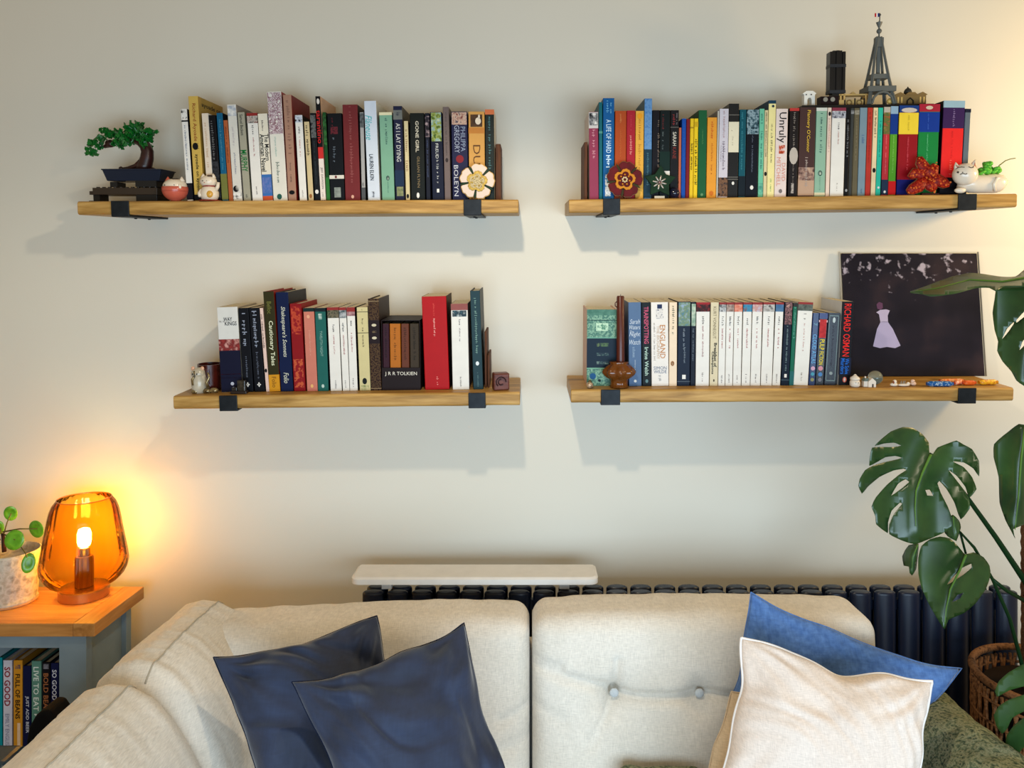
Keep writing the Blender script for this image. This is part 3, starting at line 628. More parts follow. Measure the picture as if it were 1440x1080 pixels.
GLL = 'books on the shelf with the boxed set'
row('LL', 1.84, GLL, [
 (308, 337, 432, 312, 340.5, (214, 212, 206), (190, 180, 160), 'very thick paperback, white above red mist above navy', [('h', 'WAY', 449, 5.5, .3, .72, (40, 36, 36), .006), ('h', 'KINGS', 455, 5.5, .36, .93, (40, 36, 36), .006), ('h', 'THE   OF', 452, 2.4, .08, .34, (120, 110, 110)), ('p', 477, 493, [(150, 60, 56), (120, 44, 44), (200, 150, 140)], 0., 1.), ('b', 490, 552, (28, 30, 56)), ('b', 526, 527, (90, 30, 44)), ('b', 531, 532, (90, 30, 44)), ('l', 540, 2.5, .55, 2.5, (190, 190, 200))]),
 (338.5, 352, 433, 342, 356.5, (18, 20, 28), BK, 'black paperback with silver lettering beside the red, white and navy one', [('g', 440, 497, .5, 6.5, (150, 156, 170)), ('g', 501, 531, .5, 3.6, (110, 116, 130)), ('l', 541, 3.4, .5, 1.2, WH), ('l', 541, 1.2, .5, 2.8, WH)]),
 (353, 367, 433, 358, 372.5, (18, 20, 28), BK, 'black paperback with silver lettering beside the thin cream one', [('g', 437, 490, .5, 6.5, (150, 156, 170)), ('g', 495, 533, .5, 3.6, (110, 116, 130)), ('l', 541, 3.4, .5, 1.2, WH), ('l', 541, 1.2, .5, 2.8, WH)]),
 (368, 372.5, 433, 374, 379, (222, 196, 184), (190, 170, 150), 'thin shell-coloured paperback beside the tall olive hardback', [('g', 440, 490, .5, 2.6, (90, 70, 60)), ('l', 521, 2.8, .5, 1.7, BK)]),
 (372.8, 388.5, 410, 379.5, 393.5, (60, 56, 26), (150, 44, 32), 'tall olive hardback in red covers with an amber foot label', [('t', 'Belloc', 424, 441, .5, 6, (130, 130, 70)), ('t', 'Cautionary Tales', 451, 514, .5, 7.5, (220, 220, 190), .012), ('b', 527, 551, (206, 150, 40)), ('t', 'Folio', 530, 545, .5, 6, (130, 90, 30))], {'hard': True, 'dp': .15, 'top': flat((150, 60, 44))}),
 (390.5, 408.5, 411, 395.5, 412, (18, 34, 74), (30, 28, 34), 'tall navy hardback with italic white lettering', [('t', "Shakespeare's Sonnets", 431, 502, .5, 7.5, (206, 206, 190), .006, .25), ('b', 508, 522, (18, 34, 74)), ('g', 505, 506, .5, 1, (18, 34, 74)), ('t', 'Folio', 524, 539, .5, 7, (206, 206, 190), .006, .25)], {'hard': True, 'dp': .15}),
 (410, 426, 427, 413.5, 429.5, (142, 24, 30), (140, 30, 30), 'scarlet hardback with gold floral tooling', [('p', 431, 470, [(142, 24, 30), (142, 24, 30), (190, 80, 50), (142, 24, 30)], .1, .9), ('p', 505, 545, [(142, 24, 30), (142, 24, 30), (200, 100, 60), (142, 24, 30)], .1, .9)], {'hard': True, 'dp': .14}),
 (428.3, 444.3, 433, 432.3, 446.3, (200, 130, 112), (170, 110, 96), 'salmon pink play text with a dark green head', [('b', 433, 438, (22, 50, 48)), ('l', 445, 2.6, .45, 2.2, (226, 170, 140)), ('g', 464, 500, .5, 3, (216, 160, 140)), ('l', 543, 2.6, .5, 2, (226, 180, 120))]),
 (444.8, 459.8, 433, 447, 462, (40, 106, 98), (20, 40, 44), 'teal green play text beside the salmon one', [('b', 433, 438, (20, 40, 44)), ('p', 441, 449, [(40, 106, 98), (190, 206, 196)], .3, .65), ('t', 'TWELFTH NIGHT', 465, 501, .5, 3.6, (150, 180, 170)), ('l', 543, 2.6, .5, 2, (190, 206, 196))]),
 (462, 478, 432, 465, 480.5, WH, (40, 40, 40), 'white paperback with red picture head beside the teal play text', oxf(432, 436, 447, [(60, 70, 50), (120, 110, 90), (40, 44, 40)])),
 (478.6, 488.3, 432, 482, 491.3, WH, WH, 'slimmest white paperback with red picture head beside the teal play text', oxf(432, 436, 447, [(60, 80, 84), (190, 190, 190)])),
 (489, 501, 432, 492.5, 502.5, WH, BK, 'white paperback with red picture head next to the yellowish one', oxf(432, 438, 444, [(90, 40, 50), (190, 150, 150)])),
 (503.2, 518.5, 432, 506, 521, (206, 194, 148), (190, 180, 150), 'yellowish ivory paperback with a black ornament at its foot', [('b', 438, 438.8, (90, 80, 60)), ('g', 434.5, 437, .5, 2, (90, 80, 60)), ('g', 448, 466, .5, 3, (70, 60, 44)), ('b', 467.5, 468.3, (60, 52, 40)), ('g', 471, 488, .5, 3, (110, 96, 70)), ('l', 536, 4.5, .5, 3.2, (30, 34, 30)), ('p', 542, 549, [(206, 194, 148), (120, 130, 80)], .15, .85)]),
 (519.3, 534, 420, 521.5, 536.5, blotch([(40, 18, 16), (44, 20, 18), (96, 74, 48), (46, 22, 18)], 260, 0.6, seed=3), (52, 30, 26), 'dark brown leather-bound hardback with gilt tooling', [('b', 423, 424, (150, 130, 100)), ('b', 450, 483, (40, 18, 18)), ('l', 457, 2, .5, 3.4, (206, 196, 170)), ('l', 475, 2, .5, 3.4, (206, 196, 170)), ('g', 464, 468, .5, 6, (150, 130, 100)), ('b', 546, 547, (150, 130, 100))], {'hard': True, 'dp': .14}),
], 0.13)
row('LL', 1.84, GLL, [
 (594, 628.5, 417, 598, 632, (176, 12, 16), (52, 16, 22), 'very thick bright red paperback beside the boxed set', [('g', 427, 445, .48, 3, (220, 90, 80)), ('g', 448, 473, .48, 3.6, (236, 170, 160)), ('g', 530, 543, .52, 3.2, (236, 150, 140))], {'dp': .13, 'top': PAPER}),
 (634.5, 658.5, 427, 637, 659.5, WH, (120, 110, 110), 'thick white paperback with a blue-grey eye picture at its head', [('b', 427, 436, (150, 90, 84)), ('p', 436.5, 445, [(70, 100, 110), (30, 50, 60), (170, 180, 180)], .08, .92), ('g', 449, 457, .5, 3, (70, 60, 60)), ('g', 461, 480, .5, 2.4, (150, 140, 140)), ('g', 530, 544, .5, 2.6, (150, 140, 130))]),
 (661.5, 675.5, 409, 666, 679.3, (42, 70, 76), (30, 34, 34), 'tall dark teal hardback at the end of the row by the wooden block', [('g', 419, 498, .5, 4, (130, 160, 150)), ('l', 511, 3, .5, 2.4, (220, 226, 226)), ('g', 524, 544, .5, 2.4, (110, 140, 140))], {'hard': True, 'dp': .14, 'top': flat((190, 180, 150))}),
])

GLR = 'books on the shelf with the dark picture sleeve'
OX = lambda cols: oxf(425, 428, 438, cols)
row('LR', 1.84, GLR, [
 (882.5, 900, 425, 884.5, 902.3, (96, 120, 150), (70, 90, 120), 'slate blue paperback with white script beside the brown candle', [('h', 'Sarah', 452, 6.5, .1, .9, (206, 214, 222), 0, .3), ('h', 'Waters', 460, 6, .06, .92, (206, 214, 222), 0, .3), ('h', 'Night', 470.5, 8, .06, .92, (206, 214, 222), 0, .3), ('h', 'Watch', 481, 7, .06, .92, (206, 214, 222), 0, .3), ('h', 'The', 466, 3, .1, .4, (206, 214, 222), 0, .3), ('g', 488, 503, .4, 6, (150, 170, 190)), ('g', 506, 524, .5, 2, (190, 200, 210)), ('l', 536, 2, .5, 2, WH)]),
 (900.8, 913.2, 425, 903.3, 916, (18, 28, 30), BK, 'black paperback with pink capitals above white lettering', [('t', 'TRAINSPOTTING', 431, 483, .5, 6.4, (206, 100, 130), .012), ('t', 'Irvine Welsh', 488, 528, .5, 5.4, (190, 214, 200), .01), ('l', 536, 2.6, .5, 2, (110, 140, 140))]),
 (914, 938, 425, 916.5, 940.5, (228, 222, 214), (200, 190, 180), 'thick white paperback with a navy crest and tan capitals', [('p', 428, 434, [(44, 62, 100), (30, 44, 80)], .36, .64), ('p', 435, 441, [(44, 62, 100), (228, 222, 214), (30, 44, 80)], .3, .7), ('p', 442, 448, [(44, 62, 100), (228, 222, 214), (30, 44, 80)], .3, .72), ('t', 'ENGLAND', 457, 504, .66, 7.5, (196, 140, 84), .004), ('t', 'THE BIOGRAPHY', 458, 505, .4, 4, (200, 176, 150)), ('g', 454, 508, .18, 3, (170, 160, 150)), ('h', 'SIMON', 517.5, 4.5, .12, .88, (120, 130, 150)), ('h', 'WILDE', 522.8, 4.5, .12, .88, (120, 130, 150)), ('g', 528, 536, .5, 5, (150, 150, 150))]),
 (939.2, 951.2, 425, 941.3, 951.6, (232, 212, 186), (200, 180, 160), 'peach cream paperback with a gold oval mark', [('g', 430, 470, .5, 3.6, (110, 110, 90)), ('l', 511, 3.6, .42, 2.4, (160, 110, 60)), ('l', 511, 2.4, .42, 1.4, (232, 212, 186))]),
 (951.8, 969.7, 424, 952.2, 970, (22, 36, 58), BK, 'navy paperback with a blue-green painting at its head', [('p', 425, 458, [(90, 130, 150), (120, 140, 110), (150, 170, 190)], .04, .96), ('g', 462, 492, .48, 3, (150, 160, 170)), ('g', 488, 514, .55, 3, (130, 140, 150)), ('p', 527, 533, [WH, WH], .38, .66), ('b', 536, 537, (90, 100, 110))]),
 (970.2, 976.8, 424.5, 970.6, 977.5, (20, 30, 46), BK, 'slim navy paperback with a pale green picture head', [('p', 427, 458, [(120, 150, 130), (190, 200, 180)], .1, .95), ('g', 462, 508, .5, 2.6, (120, 130, 140))]),
 (977.6, 996.3, 425, 978.2, 997, WH, BK, 'thick white paperback with a red and black picture head', [('b', 425, 428, (160, 40, 44)), ('p', 428, 438, [(30, 24, 26), (70, 30, 30), (150, 40, 40)], 0., 1.), ('g', 442, 456, .5, 3.4, (60, 50, 50)), ('g', 458, 502, .5, 2.8, (160, 110, 110)), ('g', 524, 537, .5, 2.6, (130, 120, 115))]),
 (997.6, 1009, 425, 998, 1009.3, (214, 202, 172), (190, 180, 150), 'beige paperback with spaced typewriter lettering', [('t', 'KURT VONNEGUT', 431, 476, .5, 4.2, (150, 136, 110)), ('t', 'Breakfast of', 482, 516, .64, 4, (40, 36, 30), .02), ('t', 'Champions', 494, 526, .3, 4, (40, 36, 30), .02), ('l', 535, 2, .5, 1, (90, 80, 60))]),
 (1009.6, 1019.2, 425, 1010, 1019.3, WH, BK, 'slim white paperback with a black and white picture head beside the typewriter-lettered one', OX([(50, 50, 50), (190, 190, 190), (60, 60, 60)])),
 (1019.6, 1030, 425, 1019.8, 1030, WH, BK, 'slim white paperback with a brownish picture head, second from the typewriter-lettered one', OX([(120, 100, 90), (190, 170, 160)])),
 (1030.6, 1042, 425, 1030.7, 1041.9, WH, BK, 'white paperback with an orange picture head', OX([(200, 100, 70), (220, 170, 150)])),
 (1043, 1055.2, 425, 1042.9, 1054.6, WH, BK, 'white paperback with a bright blue picture head beside the orange one', OX([(30, 110, 150), (70, 140, 170), (120, 90, 90)])),
 (1056, 1069.8, 425, 1055.4, 1069, WH, BK, 'white paperback with a pink sketched picture head', OX([(206, 196, 190), (190, 140, 130), (190, 180, 190)])),
 (1071, 1087, 425, 1070, 1085.4, WH, BK, 'widest white paperback of the matching run, with a grey sketched head', OX([(60, 60, 60), (190, 186, 180), (150, 146, 140)])),
 (1088.4, 1099.6, 425, 1086.3, 1097, WH, BK, 'white paperback with a blue picture head beside the navy one', OX([(50, 100, 140), (90, 120, 150)])),
 (1101.3, 1111.6, 424.5, 1097.6, 1110, (18, 32, 50), BK, 'navy paperback with a portrait photograph at its head', [('p', 425, 456, [(190, 150, 140), (60, 40, 44), (150, 110, 110), (30, 24, 30)], .1, .95), ('g', 458, 522, .5, 2.8, (130, 150, 150)), ('p', 526, 531, [WH, WH], .36, .66), ('b', 534, 535, (80, 100, 110))]),
 (1112.3, 1119, 426, 1110.3, 1115, (28, 110, 86), (20, 70, 60), 'slim emerald green paperback beside the widest right-hand white one', [('g', 432, 476, .5, 3, (110, 170, 150)), ('b', 424, 431, (60, 56, 54)), ('b', 522, 542, (50, 110, 110))]),
 (1120, 1140.2, 425, 1115.8, 1136.3, WH, (200, 190, 180), 'thick white paperback with a grey-green picture head by the film cases', [('b', 425, 428, RT), ('p', 428, 437, [(60, 66, 60), (110, 116, 106)], 0., 1.), ('g', 441, 450, .5, 3.6, (90, 80, 80)), ('g', 453, 494, .5, 2.4, (190, 140, 130)), ('g', 524, 537, .5, 2.6, (140, 130, 120))]),
 (1140.8, 1149.3, 440, 1137.2, 1145.8, (18, 50, 100), (16, 40, 90), 'blue film case with pale blue capitals', [('h', 'THE', 456, 3, .2, .8, (150, 190, 210)), ('t', 'CLOUD ATLAS', 470, 511, .5, 5.6, (120, 180, 220), .006), ('l', 518, 3, .5, 3, (206, 170, 190)), ('l', 526, 2.6, .5, 2.6, (90, 160, 180)), ('l', 534, 2.6, .5, 2.6, (150, 150, 110))], {'name': 'film_case', 'cat': 'film case', 'rough': .25}),
 (1150, 1161.4, 440, 1146.4, 1158, (20, 22, 28), (16, 40, 110), 'black film case with yellow lettering and a red block', [('b', 440, 448, (20, 44, 110)), ('p', 449, 475, [(196, 60, 60), (160, 40, 44)], .08, .9), ('b', 450, 453, (226, 190, 190)), ('t', 'PULP', 477, 492, .5, 6.5, (226, 206, 70), .01), ('t', 'FICTION', 494, 513, .5, 6, (226, 206, 70), .01), ('l', 518, 3.4, .5, 3.4, (206, 150, 160)), ('l', 526.5, 3, .5, 3, (90, 140, 190)), ('l', 534, 3, .5, 2.6, (130, 130, 140))], {'name': 'film_case', 'cat': 'film case', 'rough': .25}),
 (1162.5, 1178.5, 440, 1158.6, 1175.5, (20, 28, 44), (16, 30, 60), 'dark film case with a pale rectangular frame line', [('p', 443.5, 444.5, [(130, 150, 150)] * 2, .1, .9), ('p', 535, 536, [(130, 150, 150)] * 2, .1, .9), ('p', 443.5, 536, [(130, 150, 150)] * 2, .1, .14), ('p', 443.5, 536, [(130, 150, 150)] * 2, .86, .9), ('l', 450, 4, .5, 2, (190, 200, 200)), ('g', 458, 515, .5, 3.4, (70, 70, 84)), ('l', 525, 2.4, .5, 2.4, (150, 160, 160)), ('g', 530, 534, .5, 4, (110, 120, 120))], {'name': 'film_case', 'cat': 'film case', 'rough': .25}),
 (1181, 1197, 424, 1179, 1195.2, (20, 20, 28), (190, 190, 190), 'black paperback with big red capitals and blue lettering by the picture sleeve', [('t', 'RICHARD OSMAN', 427, 501, .5, 9.5, (230, 50, 40), .004), ('b', 503, 527, (20, 30, 60)), ('t', 'We Solve', 504, 526, .66, 5.6, (40, 116, 200), .012), ('t', 'Murders', 504, 526, .28, 5.6, (40, 116, 200), .012), ('l', 534, 4, .5, 2.8, (206, 110, 90)), ('l', 534, 2.8, .5, 1.4, WH)]),
])

# the boxed set of four volumes in a slip case
D = 1.84
a, b = P(537, 450, D), P(592, 549, D)
zb = shelf_z('LL', (a.x + b.x) / 2, D)
SLIP = flat((40, 24, 22), 0.5)
ca = thing('slip_case', 'dark brown slip case with white capitals holding four volumes', 'slip case', ((a.x + b.x) / 2, D, zb + 0.0003), None, (TILT, 0, 0))
w = (b.x - a.x) / 2 - 0.0008; h = a.z - zb; lipz = P(0, 517, D).z - zb
mb = MB()
mb.bb((-w, 0, 0), (-w + .0015, .125, h)).bb((w - .0015, 0, 0), (w, .125, h)).bb((-w, 0.123, 0), (w, .1245, h)).bb((-w, 0, 0), (w, .125, .0015)).bb((-w, 0, h - .0015), (w, .125, h))
mb.build('case', SLIP, parent=ca)
fp = MB().bb((-w, -0.0003, 0), (w, .0012, lipz)).build('front_panel', SLIP, parent=ca)
z1, z0 = P(0, 523, D).z - zb, P(0, 528.5, D).z - zb
surf_geo(fp, text_geo('J R R TOLKIEN', .004), 'title', flat((220, 214, 200)), lambda v: (-w * .84 + v.x * w * 1.66, -0.0009, (z0 + z1) / 2 + v.y * (z1 - z0) * 1.15))
for (x0, x1, c, lb) in ((539, 548.3, (64, 26, 40), 'plum red volume in the brown slip case'), (549, 564, (180, 112, 30), 'ochre volume in the brown slip case'), (565, 576, (110, 62, 40), 'chestnut brown volume in the brown slip case'), (577, 590, (70, 56, 36), 'olive brown volume in the brown slip case')):
    A_, B_ = P(x0, 454, D + .003), P(x1, 0, D + .003)
    make_book('hardback_book', lb, 'book', 'volumes in the slip case', (A_.x + B_.x) / 2, zb + 0.0024, D + .0035, B_.x - A_.x - 0.0006, A_.z - zb - .004, .115, 0, c, c, False,
              [('g', 462, 508, .5, 4, [min(255, v * 0.72) for v in c])], lambda yy: EYE - (yy - CY) * D / F - zb, D / F, tilt=TILT)

# thick set at the left end of the candle shelf
D = 1.845
a, b = P(825, 435, D), P(867.5, 543, D)
zb = shelf_z('LR', (a.x + b.x) / 2, D)
PAT = [(110, 150, 130), (60, 110, 96), (140, 176, 150), (84, 130, 112)]
make_book('hardback_book', 'very wide sea-green patterned book with a navy middle band', 'book', GLR, (a.x + b.x) / 2, zb, D, b.x - a.x, a.z - zb, .13, 0, blotch(PAT, 130, .4), (206, 170, 150), True,
          [('b', 435, 443, blotch([(70, 116, 100), (96, 140, 122)], 90)), ('b', 449.5, 450.5, (40, 80, 72)), ('p', 454, 465, [(110, 150, 130), (200, 226, 196), (90, 140, 116)], .3, .7), ('b', 474, 475.5, (120, 170, 150)), ('b', 475.5, 517, (16, 42, 60)),
           ('p', 482, 487, [(120, 140, 90), (16, 42, 60), (90, 116, 80)], .32, .72), ('p', 496, 500, [(130, 150, 140), (16, 42, 60), (90, 116, 110)], .32, .72), ('p', 508, 512, [(130, 150, 140), (16, 42, 60), (90, 116, 110)], .32, .72), ('b', 517, 518.5, (130, 176, 150)), ('l', 529, 4.5, .2, 4.5, (40, 96, 140)), ('l', 535, 2, .42, 2, (14, 40, 46))],
          lambda yy: EYE - (yy - CY) * D / F - zb, D / F, tilt=TILT)

# small tan book that stands behind the film cases
D = 1.972
a, b = P(1168, 424, D), P(1178, 540, D)
zb = shelf_z('LR', (a.x + b.x) / 2, D)
make_book('paperback_book', 'tan card-covered booklet standing behind the dark film case', 'booklet', GLR, (a.x + b.x) / 2, zb, D, b.x - a.x, a.z - zb, .012, 0, (170, 140, 110), (150, 130, 100), False, [('p', 428, 434, [(130, 70, 60), (170, 140, 110)], .3, .7)],
          lambda yy: EYE - (yy - CY) * D / F - zb, D / F, tilt=TILT)

# wooden bookends
end_wood = wood('dark_oak', (52, 28, 16), (84, 48, 26), (104, 62, 36), 'Z', 1.5, 0.65)
def bookend(key, x0, x1, ytop, D, label, x2=None, dep=.11):
    a, b = P(x0, ytop, D), P(x1, 0, D)
    X = (a.x + b.x) / 2; zb = shelf_z(key, X, D)
    th = thing('bookend', label, 'bookend', (X, D, zb + .0003), 'wooden bookends', (TILT, 0, 0))
    w = b.x - a.x - 0.0008; h = a.z - zb
    MB().bb((-w / 2, 0, 0), (w / 2, dep, h)).build('upright', end_wood, parent=th, bevel=.001)
bookend('UL', 697, 704.5, 203.5, 1.845, 'brown wooden bookend behind the white flower ornament')
bookend('UR', 821, 826, 201, 1.835, 'brown wooden bookend beside the raspberry pink paperback')
bookend('LL', 681.5, 684.8, 466, 1.86, 'taller thin brown bookend beside the dark teal hardback', dep=.1)
bookend('LL', 685.4, 688.6, 499, 1.86, 'shorter thin brown bookend near the wooden block', dep=.1)
# ------------------------------------------------------------------ ornaments on the shelves
def on(key, x, D):                                  # the point of the board below pixel column x at distance D
    X = (x - CX) * D / F
    return Vector((X, D, shelf_z(key, X, D) + 0.0003))
def px(n, D): return n * D / F

# --- brick-built bonsai
D = 1.89
B = on('UL', 188, D)
u = D / F
bon = thing('brick_bonsai', 'brick-built bonsai tree with green leaves in a dark blue tray', 'model tree', B)
def Q(x, y, dy=0.0):                                # pixel to world at the bonsai's distance
    p = P(x, y, D); p.y += dy
    return p
brn = flat((62, 50, 40), .35); dkb = flat((24, 26, 30), .35); tray = flat((20, 40, 62), .25); trunk_m = blotch([(44, 20, 18), (66, 32, 28)], 60, .35); green = blotch([(12, 92, 34), (24, 122, 44), (10, 72, 30)], 90, .35)
z0 = B.z
def zpx(y): return EYE - (y - CY) * D / F
mb = MB()                                           # slatted stand
zt = zpx(264); zl = zpx(275)
mb.bb((Q(142, 0).x, D - .035, zl), (Q(231, 0).x, D + .035, zt - .003))
wpart(mb, 'stand_plate', brn, bon, bevel=.0006)
for i in range(11):
    x = 146 + i * 8
    wpart(MB().cyl((Q(x, 0).x, D - .022, zt - .003), (Q(x, 0).x, D - .022, zt), .0042, .0042, 10), 'stud', brn, bon)
wpart(MB().bb((Q(136, 0).x, D - .03, zpx(275)), (Q(148, 0).x, D + .03, zpx(270))), 'step_plate', brn, bon, bevel=.0005)
wpart(MB().bb((Q(135, 0).x, D - .03, z0), (Q(149, 0).x, D + .03, z0 + .004)).bb((Q(138, 0).x, D - .02, z0 + .004), (Q(147, 0).x, D + .02, zpx(275))), 'foot', dkb, bon)
wpart(MB().bb((Q(201, 0).x, D - .033, z0), (Q(230, 0).x, D + .033, zpx(275))), 'foot', dkb, bon, bevel=.0006)
wpart(MB().bb((Q(200, 0).x, D - .03, zt), (Q(229, 0).x, D + .03, zpx(254))), 'tray_support', dkb, bon)
wpart(MB().bb((Q(162, 0).x, D - .02, zt), (Q(172, 0).x, D + .02, zpx(257))), 'tray_support', dkb, bon)
zta, ztb = zpx(240), zpx(256)                       # tapered tray
mb = MB(); xa, xb, xc_, xd = Q(157, 0).x, Q(238, 0).x, Q(161, 0).x, Q(233, 0).x
mb.add([(xc_, D - .03, ztb), (xd, D - .03, ztb), (xd, D + .03, ztb), (xc_, D + .03, ztb), (xa, D - .038, zta - .002), (xb, D - .038, zta - .002), (xb, D + .038, zta - .002), (xa, D + .038, zta - .002)],
       [(0, 3, 2, 1), (4, 5, 6, 7), (0, 1, 5, 4), (1, 2, 6, 5), (2, 3, 7, 6), (3, 0, 4, 7)])
tr = wpart(mb, 'tray', tray, bon, bevel=.001)
wpart(MB().bb((xa - .001, D - .040, zta - .003), (xb + .001, D + .040, zta)), 'tray_rim', tray, bon, bevel=.0006)
pts = [(203, 241), (206, 232), (209, 223), (210, 214), (207, 206), (200, 200), (190, 197), (176, 199), (162, 204), (150, 207)]
rad = [11, 9.5, 8.8, 8.2, 7.6, 6.4, 5, 4.2, 3.6, 2.6]
mb = MB().tube([Q(*p) for p in pts], [r * u for r in rad], 12)
mb.tube([Q(170, 239), Q(182, 237.5), (Q(193, 235)), Q(202, 230)], [2.2 * u, 3 * u, 4.5 * u, 7 * u], 8)
mb.tube([Q(204, 239), Q(217, 239), Q(222, 240)], [4 * u, 3 * u, 1.6 * u], 6)
mb.ell(Q(172, 237.5), 3 * u, 8, 6).ell(Q(158, 203), (7 * u, 5 * u, 5.5 * u), 10, 7)
wpart(mb, 'trunk', trunk_m, bon, smooth=True)
rr = random.Random(4)
mb = MB()
blobs = [(176, 190, 7), (186, 188, 9), (197, 188, 10), (205, 192, 9), (190, 181, 6), (196, 185, 8), (165, 188, 7), (160, 190, 6), (178, 198, 7), (190, 195, 9), (202, 197, 7), (208, 200, 6), (170, 204, 6), (140, 200, 5), (145, 196, 5), (137, 206, 4), (132, 212, 2.5), (131, 217, 2), (216, 187, 2.5), (218, 186, 2), (211, 193, 5), (210, 206, 4), (155, 187, 4), (183, 200, 6), (196, 177, 5)]
for (bx, by, br) in blobs:
    for i in range(int(4 + br * 3.0)):
        a_ = rr.random() * 6.28; r_ = br * math.sqrt(rr.random())
        c = Q(bx + r_ * math.cos(a_), by + r_ * math.sin(a_) * .8, (rr.random() - .5) * .05)
        m = Matrix.Rotation(rr.random() * 3, 3, 'X') @ Matrix.Rotation(rr.random() * 3, 3, 'Y')
        for j in range(4):
            w_ = j * math.pi / 2
            mb.box(c + m @ Vector((math.cos(w_) * .0030, math.sin(w_) * .0030, 0)), (.0046, .0046, .0014), m @ Matrix.Rotation(w_ + .78, 3, 'Z'))
o = wpart(mb, 'foliage', green, bon); o['kind'] = 'stuff'

# --- pink roly-poly cat ball
white_gl = flat((224, 210, 190), .25); pink = flat((196, 104, 84), .25); dark = flat((30, 24, 22), .3); redp = flat((150, 40, 34), .3); gold = flat((190, 150, 60), .3, .4)
D = 1.825
B = on('UL', 247, D)
u = D / F
rb = px(17.6, D)
t_ = thing('cat_ball_ornament', 'round pink roly-poly cat ornament with a white head', 'ornament', B)
prof = [(rb * math.sin(a), rb * .95 - rb * .95 * math.cos(a)) for a in [i * math.pi / 16 for i in range(1, 17)]]
wpart(MB().lathe([(rb * .35, 0.0)] + [p for p in prof if p[1] > .002 and p[1] < rb * 1.25], B, 28), 'body', pink, t_, smooth=True)
hc = B + Vector((0, 0, rb * 1.18))
hd_ = wpart(MB().ell(hc, (rb * .92, rb * .9, rb * .62), 24, 14), 'head', white_gl, t_, smooth=True)
for sx in (-1, 1):
    wpart(MB().lathe([(rb * .26, 0), (rb * .14, rb * .22), (.0005, rb * .4)], hc + Vector((sx * rb * .55, 0, rb * .38)), 10), 'ear', white_gl if sx > 0 else pink, t_, sub=hd_, smooth=True)
wpart(MB().lathe([(rb * .96, 0), (rb * 1.0, .0012), (rb * .96, .0025)], B + Vector((0, 0, rb * .75)), 28), 'collar', flat((150, 60, 50), .3), t_, smooth=True)
for sx in (-.45, .3):
    wpart(MB().ell(hc + Vector((sx * rb, -rb * .82, rb * .05)), (.0014, .001, .0016), 8, 6), 'eye', dark, t_, sub=hd_, smooth=True)
wpart(MB().ell(hc + Vector((rb * .1, -rb * .1, rb * .52)), (rb * .3, rb * .4, rb * .14), 12, 8), 'patch', flat((80, 62, 48), .3), t_, sub=hd_, smooth=True)
wpart(MB().ell(B + Vector((.001, -rb * .93, rb * .98)), (.0022, .0016, .0034), 8, 6), 'bell', dark, t_, smooth=True)
wpart(MB().ell(B + Vector((rb * .62, -rb * .62, rb * 1.1)), (.005, .004, .0075), 10, 8), 'paw', white_gl, t_, smooth=True)

# --- waving cat
D = 1.818
B = on('UL', 295, D); u = D / F
t_ = thing('waving_cat_figurine', 'small white waving cat figurine with a red collar', 'figurine', B)
wpart(MB().lathe([(u * 14, 0), (u * 14.5, .001), (u * 14, .002)], B, 20), 'cushion', redp, t_, smooth=30)
wpart(MB().lathe([(u * 10, .002), (u * 12.5, u * 7), (u * 12.5, u * 12), (u * 10, u * 18), (u * 7, u * 21)], B, 20), 'body', white_gl, t_, smooth=True)
wpart(MB().ell(B + Vector((u * 4, -u * 10.2, u * 9)), (u * 5, u * 3, u * 5), 12, 8), 'belly_patch', flat((206, 160, 70), .3), t_, smooth=True)
hc = B + Vector((-u * 1, 0, u * 27))
hd_ = wpart(MB().ell(hc, (u * 11.5, u * 10, u * 9), 20, 12), 'head', white_gl, t_, smooth=True)
for sx in (-1, 1):
    wpart(MB().lathe([(u * 4, 0), (u * 2, u * 4), (.0004, u * 6.5)], hc + Vector((sx * u * 7, 0, u * 5)), 10), 'ear', white_gl, t_, sub=hd_, smooth=True)
wpart(MB().ell(hc + Vector((u * 3, -u * 1, u * 7)), (u * 4.5, u * 6, u * 2.6), 10, 7), 'patch', flat((96, 74, 56), .3), t_, sub=hd_, smooth=True)
wpart(MB().lathe([(u * 8, u * 19.5), (u * 9, u * 20.5), (u * 8, u * 21.5)], B, 20), 'collar', redp, t_, smooth=True)
for sx in (-.42, .12):
    wpart(MB().ell(hc + Vector((sx * u * 10, -u * 9.3, u * .5)), (u * 1.3, u * .6, u * .7), 8, 5), 'eye', dark, t_, sub=hd_, smooth=True)
wpart(MB().ell(hc + Vector((-u * 1.6, -u * 9.9, -u * 2)), (u * .8, u * .5, u * .6), 8, 5), 'nose', flat((190, 90, 80)), t_, sub=hd_)
wpart(MB().tube([B + Vector((u * 9, -u * 2, u * 14)), B + Vector((u * 13, -u * 3, u * 20)), B + Vector((u * 14, -u * 3, u * 26))], [u * 3, u * 2.6, u * 2.2], 8), 'raised_paw', white_gl, t_, smooth=True)
wpart(MB().tube([B + Vector((-u * 9, -u * 4, u * 15)), B + Vector((-u * 12, -u * 6, u * 10)), B + Vector((-u * 9.5, -u * 9, u * 6))], [u * 3, u * 2.6, u * 2.2], 8), 'paw', white_gl, t_, smooth=True)

# --- enamelled flower ornaments
def petal_poly(n, r0, r1, amp, c, lobes=5, rot=0.0, pw=1.0):
    out = []
    for i in range(n):
        a = 2 * math.pi * i / n
        k = abs(math.cos(lobes * (a - rot) / 2)) ** pw
        r = r0 + (r1 - r0) * k + amp * math.cos(lobes * 4 * (a - rot)) * k
        out.append((c[0] + r * math.sin(a), c[1] + r * math.cos(a)))
    return out

